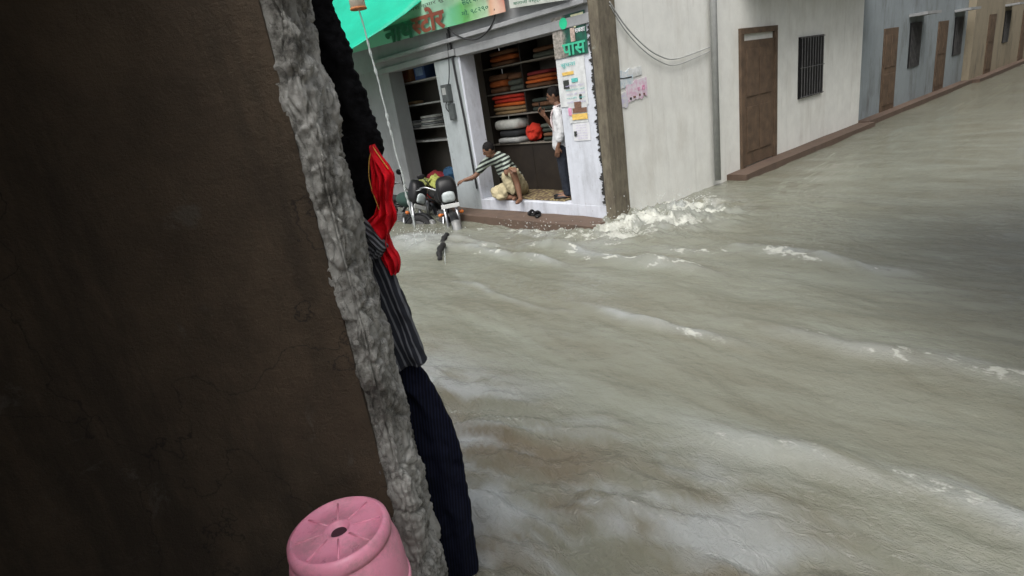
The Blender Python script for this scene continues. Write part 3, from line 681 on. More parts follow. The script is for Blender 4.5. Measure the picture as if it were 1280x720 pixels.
# ------------------------------------------------------------------ goods in the shops
def folded(name, label, cat, x, y, z, w, d, h, mat_, group, rz=0, puff=.35):
    """a folded cloth: rounded roll-like front, soft uneven layers"""
    m = MB(); n = 12; prof = []
    for k in range(n):
        a = 2 * math.pi * k / n; ca, sa = math.cos(a), math.sin(a)
        prof.append((math.copysign(abs(ca) ** .5, ca) * d / 2, math.copysign(abs(sa) ** .6, sa) * h / 2))
    vs = []; fs = []; seg = 10
    for i in range(seg + 1):
        yy = -w / 2 + w * i / seg; e = 1 - (.25 if i in (0, seg) else 0)
        for px_, pz in prof:
            q = noise.noise((yy * 7 + x, pz * 20 + z * 9, px_ * 4)) * .012
            vs.append((px_ * e + q, yy, pz * e + h / 2 + q * .5))
    for i in range(seg):
        for k in range(n): fs.append((i * n + k, i * n + (k + 1) % n, (i + 1) * n + (k + 1) % n, (i + 1) * n + k))
    fs += [tuple(range(n))[::-1], tuple(seg * n + k for k in range(n))]
    o = obj(name, m.add(vs, fs), mat_, None, True); o.location = L(x, y, z); o.rotation_euler = (0, 0, A + rz)
    return tag(o, label, cat, group)
def cm(name, c): 
    if name not in M: M[name] = plain(name, c, .9, .2, 10, .3, 50)
    return M[name]
ORD = ['topmost', 'second from top', 'third from top', 'fourth from top', 'fifth from top']
def stack(where, x, y, z, w, d, hs, cols, group):
    n = len(cols)
    for k, (cn, cc) in enumerate(cols):
        h = hs * random.uniform(.85, 1.15)
        folded('folded_cloth', '%s cloth %s in stack %s' % (cn, ORD[n - 1 - k], where), 'folded cloth', x + random.uniform(-.02, .02), y + random.uniform(-.02, .02), z, w * random.uniform(.84, 1.0), d, h, cm('cloth_' + cn.replace(' ', '_'), cc), group, random.uniform(-.09, .09))
        z += h * .96
    return z
RED, ORG, DOR, BRN, TAN, WHT, GRY, GRG, MRN = ('red', (.50, .035, .015)), ('orange', (.62, .13, .02)), ('dark orange', (.40, .10, .02)), ('brown', (.14, .065, .03)), ('tan', (.30, .2, .1)), ('white', (.50, .50, .47)), ('grey', (.25, .26, .26)), ('dark green', (.035, .045, .035)), ('maroon', (.20, .02, .02))
su = thing('shelving', 'dark wooden shelving filled with folded cloth inside the wider shop', 'shelves', L(.76, 0, .27), A)
for z in (.80, 1.285, 1.65, 2.075):
    m = MB(); m.box(0, .44, .40, 3.30, z - .012, z + .012); obj('shelf_board', m, M['shelf'], su, bevel=.004)
for y in (.42, 2.315, 3.28):
    m = MB(); m.box(.02, .43, y, y + .025, 0, 2.66); obj('upright', m, M['darkwood'], su)
m = MB(); m.box(.03, .42, .46, 3.27, .002, .78); obj('cupboard', m, M['darkwood'], su, bevel=.01)
G = 'folded cloth on the shop shelves'; CX = .98
GG = ('grey green', (.085, .095, .075))
stack('on the left middle shelf', CX, 2.80, 1.567, .88, .42, .064, [TAN, TAN, ORG, RED, RED], G)
stack('on the right middle shelf', CX, 1.93, 1.567, .66, .42, .066, [GRG, BRN, GRG], G)
stack('at the left end of the upper shelf', CX, 3.00, 1.932, .48, .42, .105, [BRN, DOR, BRN], G)
stack('beside the brown cloth on the upper shelf', CX, 2.54, 1.932, .38, .42, .10, [GG, GG, BRN], G)
stack('on the right of the upper shelf', CX, 1.98, 1.932, .62, .42, .062, [BRN, ORG, DOR, MRN], G)
stack('nearest the pier on the upper shelf', CX, 1.30, 1.932, .60, .42, .07, [DOR, RED, BRN], G)
stack('nearest the pier on the middle shelf', CX, 1.25, 1.567, .60, .42, .07, [ORG, MRN, WHT, RED], G)
stack('on the left of the top shelf', CX, 2.8, 2.357, .7, .42, .085, [BRN, DOR, BRN], G)
stack('on the right of the top shelf', CX, 1.75, 2.357, .7, .42, .08, [GG, BRN], G)
stack('on the lower shelf', CX, 1.75, 1.082, .7, .42, .07, [GRG, BRN, GRG, GG], G)
folded('pillow', 'plump white pillow above the seated person in the shop', 'pillow', .90, 2.86, 1.315, .62, .40, .17, cm('pillow_white', (.50, .51, .47)), None)
folded('pillow', 'flat grey white pillow beneath the plump white one', 'pillow', .90, 2.84, 1.085, .58, .40, .10, cm('pillow_grey', (.36, .37, .36)), None)
folded('cloth_bundle', 'dark bundle squeezed between the two pillows', 'bundle', .92, 2.84, 1.19, .54, .36, .12, cm('bundle_dark', (.025, .027, .03)), None)
# patterned mat
def mat_material():
    t = NT('patterned_mat'); v = t.n.new('ShaderNodeTexVoronoi'); v.inputs['Scale'].default_value = 16; t.link(t.coord(), v.inputs['Vector'])
    c = t.ramp(v.outputs['Distance'], [(.2, (.34, .28, .13)), (.45, (.15, .11, .06)), (.6, (.09, .06, .035))]); t.base(c); t.p.inputs['Roughness'].default_value = .95; return t.m
m = MB(); m.box(-.32, .32, -.70, .70, 0, .018); mm = m.mesh('floor_mat'); subdiv(mm, 10); rough_up(mm, .008, 5, 2)
o = link('floor_mat', mm, mat_material()); o.location = L(.42, 1.75, .272); o.rotation_euler = (0, 0, A); tag(o, 'yellow brown patterned mat on the shop floor', 'mat')

# narrow shop: shelves, boxes, bundles
s2 = thing('shelving', 'narrow pale shelves with boxes and papers in the left shop', 'shelves', L(.50, 3.7, .3), A)
for z in (.95, 1.21, 1.66, 2.09):
    m = MB(); m.box(0, .38, 0, 2.95, z - .015, z + .015); obj('shelf_board', m, plain('pale_shelf', (.42, .42, .40), .6, .15, 6, .1) if z == .95 else bpy.data.materials['pale_shelf'], s2, bevel=.004)
for y in (0, 2.92):
    m = MB(); m.box(.02, .36, y, y + .03, 0, 2.4); obj('upright', m, M['wood'], s2)
G2 = 'folded white cloth in the left shop'
stack('at the right of the lower left-shop shelf', .7, 5.0, 1.525, .5, .34, .045, [WHT, GRY, WHT, GRY, WHT], G2)
stack('at the middle of the lower left-shop shelf', .7, 5.62, 1.525, .42, .34, .05, [GRY, WHT, GRY], G2)
stack('on the middle left-shop shelf', .7, 5.5, 1.975, .2, .3, .06, [TAN], G2)
def carton(label, x, y, z, sx, sy, sz, mat_, lab=None):
    q = thing('carton', label, 'box', L(x, y, z), A)
    m = MB(); m.box(0, sx, 0, sy, 0, sz); obj('box_body', m, mat_, q, bevel=.01)
    m = MB(); m.box(-.003, 0, sy * .15, sy * .85, sz * .25, sz * .75); obj('paper_label', m, lab or M['paper'], q); return q
carton('brown carton on the top shelf of the left shop', .52, 5.25, 2.405, .25, .52, .24, cm('carton_brown', (.28, .13, .06)), cm('carton_red', (.32, .10, .05)))
carton('white carton beside the brown one on the top shelf', .52, 5.82, 2.405, .25, .3, .24, cm('carton_white', (.42, .42, .38)))
carton('blue carton at the right end of the top shelf', .52, 4.72, 2.405, .25, .36, .28, cm('carton_blue', (.05, .10, .25)), cm('carton_label_blue', (.20, .30, .45)))
tb2 = thing('low_table', 'low bench carrying coloured cloth bundles in the left shop', 'bench', L(.02, 4.3, .0), A)
m = MB(); m.box(.0, .42, -.55, .75, .38, .42); obj('table_top', m, M['wood'], tb2)
for x, y in ((.02, -.5), (.36, -.5), (.02, .68), (.36, .68)):
    m = MB(); m.box(x, x + .04, y, y + .04, -.4, .38); obj('leg', m, M['wood'], tb2)
def bundle(label, x, y, z, r, mat_, seed, amp=.05):
    m = MB(); m.ell((0, 0, r[2]), r, 36, 24); me = m.mesh('cloth_bundle')
    for v in me.vertices:
        n = noise.noise(v.co * 9 + Vector((seed, 0, 0))) * amp + noise.noise(v.co * 23 + Vector((seed, 4, 0))) * amp * .5
        v.co += Vector((n, n, n * .6)); v.co.z = max(0, v.co.z)
    o = link('cloth_bundle', me, mat_, None, True); o.location = L(x, y, z); o.rotation_euler = (0, 0, A); return tag(o, label, 'bundle')
bundle('bright red crumpled cloth bag beside the pillows in the shop', .86, 2.30, 1.085, (.13, .16, .15), cm('bag_red', (.55, .03, .012)), 9, .045)
bundle('yellow green crumpled cloth at the front of the bench', .03, 4.30, .425, (.12, .17, .12), cm('yellow_green', (.38, .40, .10)), 1, .07)
bundle('olive yellow crumpled cloth left of the brighter one', .03, 4.68, .425, (.12, .16, .09), cm('olive_yellow', (.24, .26, .08)), 4, .06)
bundle('red cloth bundle behind the yellow ones in the left shop', .28, 4.62, .425, (.13, .3, .13), cm('bundle_red', (.20, .012, .018)), 2, .05)
bundle('blue cloth bundle deepest on the bench in the left shop', .36, 4.25, .425, (.08, .22, .17), cm('bundle_blue', (.02, .07, .14)), 3, .05)
bundle('purple plastic bundle caught beside the second motorcycle', -.55, 5.2, -.05, (.14, .16, .13), cm('bundle_purple', (.13, .03, .16)), 5, .04)

# ------------------------------------------------------------------ sandals on the step
def sandal(label, x, y, z, rz, tip=0):
    q = thing('sandal', label, 'sandal', L(x, y, z), A + rz, 'black sandals on the step')
    vs = []; fs = []; n = 24
    for zz in (0, .022):
        for k in range(n):
            a = 2 * math.pi * k / n; w_ = .043 + .010 * math.cos(a); vs.append((.13 * math.cos(a), w_ * math.sin(a), zz + .012 * (math.cos(a) ** 2)))
    fs = [tuple(range(n))[::-1], tuple(range(n, 2 * n))] + [(k, (k + 1) % n, n + (k + 1) % n, n + k) for k in range(n)]
    obj('sole', MB().add(vs, fs), M['rubber'], q)
    m = MB()
    for s in (-1, 1): m.tube(catmull([(.07, 0, .03), (.04, s * .035, .06), (-.01, s * .05, .03)], 6), .012, 8)
    m.tube(catmull([(.02, -.05, .03), (.02, -.02, .07), (.02, .02, .07), (.02, .05, .03)], 6), .016, 8)
    obj('strap', m, M['black'], q, True); return q
sandal('black sandal lying on the brown step', -.16, 1.50, .098, 1.35)
sandal('second black sandal, turned askew on the brown step', -.20, 1.35, .098, .7)

# ------------------------------------------------------------------ motorcycles
def motorcycle(name, label, loc, rz, lean, steer, tint):
    q = thing(name, label, 'motorcycle', loc, rz); q.rotation_euler = (lean, 0, rz); q.scale = (1.17, 1.17, 1.17)
    def wheel(x, ang):
        m = MB(); R_ = .215
        m.lathe([(R_, -.03), (R_ + .015, -.025), (R_ + .005, 0), (R_ + .015, .025), (R_, .03), (R_ - .012, .02), (R_ - .012, -.02), (R_, -.03)], 36, (0, 0, 0), 'Y')
        m.lathe([(.02, -.06), (.045, -.05), (.045, .05), (.02, .06)], 16, (0, 0, 0), 'Y')
        for k in range(18):
            a = 2 * math.pi * k / 18; m.tube([(.04 * math.cos(a), .03 * (-1) ** k, .04 * math.sin(a)), (R_ * math.cos(a + .15), 0, R_ * math.sin(a + .15))], .0025, 4)
        w_ = obj('wheel', m, M['darkmetal'], q, True); w_.location = (x, 0, .3); w_.rotation_euler = (0, 0, ang)
        m = MB(); prof = [(.245 + .052 * math.cos(a), .045 * math.sin(a)) for a in [2 * math.pi * k / 14 for k in range(15)]]
        vs = []; 
        m.lathe(prof, 40, (0, 0, 0), 'Y'); obj('tyre', m, M['rubber'], w_, True)
    wheel(.63, steer); wheel(-.63, 0)
    # steering assembly
    fk = bpy.data.objects.new('front_fork', None)
    sa = Matrix.Translation((.38, 0, .80)) @ Matrix.Rotation(steer, 4, Vector((-.42, 0, .9)).normalized()) @ Matrix.Translation((-.38, 0, -.80))
    def steered(name_, mb, mt, smooth=True, par=None, bevel=0):
        mb.v = [tuple(sa @ Vector(v)) for v in mb.v]; return obj(name_, mb, mt, par or q, smooth, bevel)
    bpy.data.objects.remove(fk)
    for s in (-1, 1):
        m = MB(); m.tube([(.63, s * .085, .30), (.52, s * .085, .56), (.38, s * .085, .88)], [.026, .024, .019], 12); steered('fork_leg', m, M['chrome'])
    m = MB(); vs = []; fs = []; n = 20
    for i in range(n + 1):
        a = R(38) + R(125) * i / n
        for s, r_ in ((-.062, .300), (-.05, .33), (0, .342), (.05, .33), (.062, .300)): vs.append((.63 + r_ * math.cos(a), s, .3 + r_ * math.sin(a)))
    for i in range(n):
        for k in range(4): fs.append((i * 5 + k, i * 5 + k + 1, i * 5 + k + 6, i * 5 + k + 5))
    mg = steered('front_mudguard', m.add(vs, fs), M['black']); mg.modifiers.new('thick', 'SOLIDIFY').thickness = .006
    m = MB(); vs = []; fs = []
    for i in range(9):
        a = R(6) + R(44) * i / 8
        for s, r_ in ((-.064, .303), (-.052, .336), (0, .348), (.052, .336), (.064, .303)): vs.append((.63 + r_ * math.cos(a), s, .3 + r_ * math.sin(a)))
    for i in range(8):
        for k in range(4): fs.append((i * 5 + k, i * 5 + k + 1, i * 5 + k + 6, i * 5 + k + 5))
    mt_ = steered('mudguard_tip', m.add(vs, fs), M['silver'], True, mg); mt_.modifiers.new('thick', 'SOLIDIFY').thickness = .006
    m = MB(); m.tube(catmull([(.20, -.37, .98), (.30, -.28, 1.0), (.36, -.12, .93), (.37, 0, .92), (.36, .12, .93), (.30, .28, 1.0), (.20, .37, .98)], 6), .012, 10); hb = steered('handlebar', m, M['chrome'])
    for s in (-1, 1):
        m = MB(); m.tube([(.19, s * .385, .978), (.255, s * .30, .992)], .02, 12); steered('grip', m, M['rubber'], True, hb)
        m = MB(); m.tube([(.26, s * .33, 1.0), (.33, s * .35, .985), (.31, s * .42, .98)], .007, 6); steered('brake_lever', m, M['chrome'], True, hb)
    m = MB(); m.tube([(.30, -.2, 1.0), (.29, -.28, 1.13)], .007, 6); m.ell((.28, -.31, 1.16), (.015, .06, .04), 14, 8); steered('mirror', m, M['black'], True, hb)
    m = MB()   # headlamp cowl
    vs = []; fs = []; n = 20
    for i, (x, w_, h, zc) in enumerate([(.30, .07, .09, 1.0), (.36, .13, .17, .95), (.43, .150, .185, .93), (.50, .135, .155, .905), (.535, .108, .095, .855)]):
        for k in range(n):
            a = 2 * math.pi * k / n; ca, sa_ = math.cos(a), math.sin(a)
            vs.append((x, math.copysign(abs(ca) ** .6, ca) * w_, zc + math.copysign(abs(sa_) ** .6, sa_) * h))
    for i in range(4):
        for k in range(n): fs.append((i * n + k, i * n + (k + 1) % n, (i + 1) * n + (k + 1) % n, (i + 1) * n + k))
    fs += [tuple(range(n))[::-1], tuple(4 * n + k for k in range(n))]
    cw = steered('headlight_cowl', m.add(vs, fs), M['black'])
    m = MB(); vs = []; fs = []
    for x, s in ((.532, 1.0), (.552, .8), (.560, .35)):
        for k in range(n):
            a = 2 * math.pi * k / n; ca, sa_ = math.cos(a), math.sin(a)
            vs.append((x, math.copysign(abs(ca) ** .6, ca) * .100 * s, .845 + math.copysign(abs(sa_) ** .6, sa_) * .080 * s - .012 * abs(ca)))
    for i in range(2):
        for k in range(n): fs.append((i * n + k, i * n + (k + 1) % n, (i + 1) * n + (k + 1) % n, (i + 1) * n + k))
    fs += [tuple(range(n))[::-1], tuple(2 * n + k for k in range(n))]
    steered('headlight', m.add(vs, fs), M['lens'], True, cw)
    m = MB(); m.box(.535, .543, -.13, .13, .685, .745); pt = steered('number_plate', m, M['plate'], False, None, .004)
    for s in (-1, 1):
        m = MB(); m.tube([(.44, s * .09, .60), (.44, s * .14, .595)], .009, 6); m.ell((.45, s * .155, .592), (.03, .034, .026), 14, 8); steered('indicator', m, M['orange'])
    m = MB(); m.ell((.14, 0, .80), (.27, .135, .12), 24, 14); obj('fuel_tank', m, tint, q, True)
    m = MB(); m.ell((-.32, 0, .79), (.40, .125, .065), 24, 10); obj('seat', m, M['rubber'], q, True)
    m = MB(); m.tube([(.34, 0, .84), (.05, 0, .62), (-.15, 0, .36)], .02, 8); m.tube([(.34, 0, .78), (.24, 0, .4), (-.1, 0, .30)], .02, 8); m.tube([(0, 0, .68), (-.45, .09, .70), (-.80, .08, .74)], .016, 8); m.tube([(0, 0, .68), (-.45, -.09, .70), (-.80, -.08, .74)], .016, 8); m.tube([(-.1, .1, .33), (-.63, .1, .3)], .02, 8); m.tube([(-.1, -.1, .33), (-.63, -.1, .3)], .02, 8)
    obj('frame', m, M['black'], q, True)
    m = MB(); m.box(-.12, .20, -.11, .11, .26, .44); m.box(.02, .20, -.085, .085, .442, .60)
    for k in range(5): m.box(0, .22, -.1, .1, .455 + k * .028, .465 + k * .028)
    obj('engine', m, plain('engine_grey', (.17, .17, .165), .5, .3, 12, .3, metal=.5) if 'engine_grey' not in bpy.data.materials else bpy.data.materials['engine_grey'], q, False, .012)
    m = MB(); m.tube(catmull([(.2, -.06, .52), (.28, -.1, .38), (.15, -.15, .24), (-.2, -.16, .25)], 6), .02, 10); m.tube([(-.2, -.16, .25), (-.3, -.17, .27), (-.85, -.18, .38)], [.03, .046, .04], 14); obj('exhaust_pipe', m, M['chrome'], q, True)
    m = MB()
    for s in (-1, 1): m.tube([(-.63, s * .12, .3), (-.50, s * .12, .68)], .026, 10)
    obj('shock_absorber', m, M['chrome'], q, True)
    m = MB(); vs = []; fs = []; n = 16
    for i in range(n + 1):
        a = R(30) + R(130) * i / n
        for s, r_ in ((-.07, .315), (0, .345), (.07, .315)): vs.append((-.63 - r_ * math.cos(a), s, .3 + r_ * math.sin(a)))
    for i in range(n):
        for k in range(2): fs.append((i * 3 + k, i * 3 + k + 1, i * 3 + k + 4, i * 3 + k + 3))
    o = obj('rear_mudguard', m.add(vs, fs), M['black'], q, True); o.modifiers.new('thick', 'SOLIDIFY').thickness = .006
    m = MB(); m.box(-.90, -.86, -.06, .06, .66, .74); obj('tail_light', m, M['red_lens'], q, False, .01)
    m = MB(); m.tube([(-.74, -.13, .78), (-.86, -.12, .80), (-.92, 0, .81), (-.86, .12, .80), (-.74, .13, .78)], .011, 8); obj('grab_rail', m, M['chrome'], q, True)
    return q
def heading(hx, hy):                                           # a shop-frame direction as a world angle
    d = W * hx + U * hy; return math.atan2(d.y, d.x)
h1 = heading(-.36, -.93)
motorcycle('motorcycle', 'black motorcycle with pale square headlight facing the street, nearest the shop step', L(-.48, 3.50, -.53), h1, R(-3), R(-8), M['black'])
h2 = heading(-.10, -.99)
motorcycle('motorcycle', 'dark green tanked motorcycle leaning over in the water behind the front one', L(-.92, 4.46, -.54), h2, R(-16), R(22), cm('tank_green', (.02, .05, .04)))
# dark strips poking out of the water beside the front wheel
def drift(label, x, y, rz, sx, seed):
    m = MB(); m.tube(catmull([(-sx, 0, -.06), (-sx * .4, .02, .0), (sx * .3, -.015, .02), (sx, .02, -.06)], 6), [.02 + .018 * math.sin(math.pi * k / 18) + .008 * math.sin(k * 1.7) for k in range(19)], 10)
    me = m.mesh('dark_strip'); subdiv(me, 1); rough_up(me, .012, 14, seed)
    o = link('dark_strip', me, M['rubber'], None, True); o.location = L(x, y, .06); o.rotation_euler = (0, 0, A + rz); return tag(o, label, 'dark_strip', None, 'thing')
drift('dark strip sticking out of the water before the front wheel', -1.50, 1.98, R(50), .27, 1)
drift('longer dark strip farther from the front wheel', -1.88, 1.53, R(50), .36, 2)

# ------------------------------------------------------------------ people
def limb(pts, rs, wdir):
    """closed tapering tube through the joints, round ends; a radius may be (half width, half depth)"""
    pts = [Vector(p_) for p_ in pts]; rs = [Vector(r_) if hasattr(r_, '__len__') else Vector((r_, r_)) for r_ in rs]
    cen = catmull(pts, 6); rr = []
    for i in range(len(rs) - 1):
        for k in range(6):
            t_ = k / 6; t_ = t_ * t_ * (3 - 2 * t_); rr.append(rs[i].lerp(rs[i + 1], t_))
    rr.append(rs[-1]); n = 18; rings = []
    d0 = (cen[1] - cen[0]).normalized(); d1 = (cen[-1] - cen[-2]).normalized()
    for k in (90, 70, 45, 20): a = R(k); rings.append((cen[0] - d0 * math.sin(a) * min(rr[0]) * .8, rr[0] * max(.05, math.cos(a)), d0))
    for i in range(len(cen)): rings.append((cen[i], rr[i], (cen[min(i + 1, len(cen) - 1)] - cen[max(i - 1, 0)]).normalized()))
    for k in (20, 45, 70, 90): a = R(k); rings.append((cen[-1] + d1 * math.sin(a) * min(rr[-1]) * .8, rr[-1] * max(.05, math.cos(a)), d1))
    vs = []; fs = []; wd_ = Vector(wdir)
    for c_, r_, d in rings:
        sd_ = wd_ - d * wd_.dot(d)
        if sd_.length < .15: sd_ = d.orthogonal()
        sd_.normalize(); wd_ = sd_ * .6 + Vector(wdir) * .4; up_ = d.cross(sd_)
        for k in range(n):
            a = 2 * math.pi * k / n; vs.append(c_ + sd_ * math.cos(a) * r_[0] + up_ * math.sin(a) * r_[1])
    m_ = len(rings)
    for i in range(m_ - 1):
        for k in range(n): fs.append((i * n + k, i * n + (k + 1) % n, (i + 1) * n + (k + 1) % n, (i + 1) * n + k))
    fs += [tuple(range(n))[::-1], tuple((m_ - 1) * n + k for k in range(n))]
    return vs, fs
WDIR = [(0, 1, 0)]
def skin(chain, wdir=None):
    mb = MB()
    for pts, rs in chain: mb.add(*limb(pts, rs, wdir or WDIR[0]))
    return mb.v, mb.f
def fuse(name, parts, voxel, mat_, parent=None, folds=0, fscale=14, smooth_it=2):
    mb = MB()
    for vs, fs in parts: mb.add(vs, fs)
    me = bpy.data.meshes.new(name); me.from_pydata(mb.v, [], mb.f); me.update()
    bm = bmesh.new(); bm.from_mesh(me); bmesh.ops.recalc_face_normals(bm, faces=bm.faces); bm.to_mesh(me); bm.free()
    o = bpy.data.objects.new(name, me); C.objects.link(o)
    r_ = o.modifiers.new('r', 'REMESH'); r_.mode = 'VOXEL'; r_.voxel_size = voxel; r_.use_smooth_shade = True
    s = o.modifiers.new('s', 'SMOOTH'); s.iterations = smooth_it; s.factor = .5
    dg = bpy.context.evaluated_depsgraph_get(); dg.update(); out = bpy.data.meshes.new_from_object(o.evaluated_get(dg)); bpy.data.objects.remove(o)
    if folds:
        for v in out.vertices:
            v.co += v.normal * folds * (noise.noise(Vector((v.co.x * fscale, v.co.y * fscale, v.co.z * fscale * .45))) + .5 * noise.noise(v.co * fscale * 2.3))
    out.name = name; return link(name, out, mat_, parent, True)
def head_parts(c, yaw, pitch=0, s=1.0):
    rot = Matrix.Rotation(yaw, 3, 'Z') @ Matrix.Rotation(pitch, 3, 'Y'); c = Vector(c)
    mb = MB(); P_ = lambda x, y, z: c + rot @ Vector((x, y, z)) * s
    mb.ell(c, (.095 * s, .078 * s, .112 * s), 24, 18, rot)                  # skull
    mb.ell(P_(.035, 0, -.065), (.058 * s, .055 * s, .062 * s), 20, 14, rot)       # jaw
    mb.ell(P_(.098, 0, -.018), (.018 * s, .014 * s, .026 * s), 12, 8, rot)        # nose
    mb.ell(P_(.085, 0, -.062), (.014 * s, .026 * s, .008 * s), 12, 8, rot); mb.ell(P_(.083, 0, -.075), (.014 * s, .022 * s, .008 * s), 12, 8, rot)
    mb.ell(P_(.085, 0, .022), (.014 * s, .05 * s, .010 * s), 12, 8, rot)          # brow
    for q in (-1, 1): mb.ell(P_(-.005, q * .078, -.01), (.022 * s, .012 * s, .034 * s), 12, 8, rot)
    hair = MB(); hair.ell(P_(-.016, 0, .022), (.100 * s, .086 * s, .106 * s), 24, 18, rot); 
    hv = [v for v in hair.v]
    eyes = MB()
    for q in (-1, 1): eyes.ell(P_(.083, q * .032, .002), (.011 * s, .013 * s, .009 * s), 12, 8, rot)
    return (mb.v, mb.f), (hair.v, hair.f), (eyes.v, eyes.f), P_
def hand_parts(wrist, direction, palm_n, curl=.5, s=1.0):
    d = Vector(direction).normalized(); n = Vector(palm_n); n = (n - d * n.dot(d)).normalized(); sd_ = d.cross(n); w_ = Vector(wrist); out = []
    out.append(skin([([w_ - d * .02, w_ + d * .045 * s, w_ + d * .085 * s], [(.027 * s, .020 * s), (.038 * s, .018 * s), (.040 * s, .016 * s)])], sd_))
    for k, ln in enumerate((.072, .082, .077, .060)):
        b_ = w_ + d * .082 * s + sd_ * (.030 - .02 * k) * s; p1 = b_ + (d * math.cos(curl * .5) + n * math.sin(curl * .5)) * ln * .48 * s
        p2 = p1 + (d * math.cos(curl * 1.4) + n * math.sin(curl * 1.4)) * ln * .32 * s; p3 = p2 + (d * math.cos(curl * 2.2) + n * math.sin(curl * 2.2)) * ln * .22 * s
        out.append(skin([([b_ - d * .02 * s, b_, p1, p2, p3], [.0095 * s, .0095 * s, .009 * s, .0085 * s, .0075 * s])]))
    b_ = w_ + d * .03 * s + sd_ * .026 * s; t1 = b_ + (d * .6 + sd_ * .7).normalized() * .038 * s; t2 = t1 + (d * .8 + sd_ * .25 + n * .45).normalized() * .034 * s
    out.append(skin([([b_ - d * .01, b_, t1, t2], [.012 * s, .0125 * s, .0105 * s, .0085 * s])])); return out

def standing_person():
    # local frame: +x = facing (towards +y of the shop), z up from the shop floor
    q_loc = L(.34, 1.17, .272); yaw = heading(-.60, .80)
    sh, hip, kn = 1.27, .84, .45
    legs = [([(0, 0, hip), (.01, .085, hip - .03), (.02, .095, kn), (-.01, .10, .09), (.0, .10, .05), (.12, .105, .035), (.19, .105, .028)], [.12, .085, .058, .042, .045, .042, .026]),
            ([(0, 0, hip), (.01, -.085, hip - .03), (.03, -.095, kn), (.02, -.10, .09), (.03, -.10, .05), (.15, -.105, .035), (.22, -.105, .028)], [.12, .085, .058, .042, .045, .042, .026])]
    tor = [([(0, 0, hip), (.0, 0, 1.0), (.0, 0, 1.2), (.0, 0, sh + .03), (.025, 0, sh + .13)], [.12, (.14, .10), (.155, .11), (.09, .085), .048])]
    arms = []; ends = []
    for s in (-1, 1):
        e, wr = ((.10, -.235, 1.02), (.24, -.06, 1.25)) if s < 0 else ((-.03, .235, 1.02), (.05, .235, .80))
        arms.append(([(0, 0, 1.2), (0, s * .13, sh), (.0, s * .175, sh - .02), e, wr], [(.155, .11), .06, .05, .040, .026])); ends.append((wr, s))
    hd, hr, ey, P_ = head_parts((.06, 0, sh + .25), 0, R(16), .98)
    parts = [skin(legs + tor + arms), hd]
    for wr, s in ends: parts += (hand_parts(wr, (.45, .3, .75), (-.4, .8, .1), .6) if s < 0 else hand_parts(wr, (.2, 0, -.95), (.2, -.9, 0), .4))
    body = fuse('person', parts, .005, M['skin']); body.location = q_loc; body.rotation_euler = (0, 0, yaw)
    tag(body, 'person in a white shirt and dark trousers standing at the shop opening, hands raised', 'person')
    fuse('hair', [hr], .01, M['hair'], body, .006, 40)
    # hair trimmed away from the face by carving the cap backwards
    shirt = [skin([([(0, 0, hip - .04), (0, 0, hip + .02), (0, 0, 1.0), (0, 0, 1.2), (.0, 0, sh + .04), (.015, 0, sh + .085)], [(.185, .155), (.18, .15), (.172, .135), (.175, .13), (.115, .10), (.062, .06)])] +
                  [([(0, 0, 1.2), (0, s * .13, sh), (.0, s * .18, sh - .02), *( ((.095, -.237, 1.03), (.17, -.17, 1.14)) if s < 0 else ((-.03, .237, 1.03), (.02, .238, .90)) )], [(.175, .13), .078, .070, .058, .050]) for s in (-1, 1)])]
    cl = MB(); cl.lathe([(.062, 0), (.078, .012), (.072, .04), (.058, .05), (.056, .02), (.062, 0)], 24, (.018, 0, sh + .055)); shirt.append((cl.v, cl.f))
    fuse('shirt', shirt, .010, M['shirt'], body, .012, 16)
    tw = [skin([([(.10, .075, 1.02), (.125, .075, 1.18), (.08, .085, 1.31), (-.02, .07, 1.37), (-.06, 0, 1.37), (-.02, -.07, 1.37), (.08, -.085, 1.31), (.125, -.07, 1.15), (.11, -.07, .98)], [(.05, .014)] * 9)], (0, 1, .2))]
    fuse('neck_towel', tw, .008, plain('pale_towel', (.62, .52, .52), .95, .2, 12, .3, 60), body, .008, 20)
    tr = [skin([([(0, 0, hip + .05), (0, 0, hip), (.01, .085, hip - .06), (.02, .098, kn), (-.01, .10, .09)], [.115, .125, .105, .082, .072]), ([(0, 0, hip), (.01, -.085, hip - .06), (.03, -.098, kn), (.02, -.10, .09)], [.13, .105, .082, .072])])]
    fuse('trousers', tr, .010, M['trousers'], body, .010, 14)
    sh_ = MB(); sh_.ell((.09, .105, .035), (.14, .05, .036), 20, 10); sh_.ell((.12, -.105, .035), (.14, .05, .036), 20, 10)
    fuse('shoes', [(sh_.v, sh_.f)], .01, M['black'], body)
    m = MB(); m.add(*ey); obj('eyes', m, M['black'], body, True)
    ph = thing('phone', 'small dark phone held up by the standing person', 'phone', q_loc + Matrix.Rotation(yaw, 3, 'Z') @ Vector((.285, -.02, 1.305)), yaw)
    m = MB(); m.box(-.005, .005, -.036, .036, 0, .145); obj('phone_body', m, M['black'], ph, bevel=.004)
standing_person()

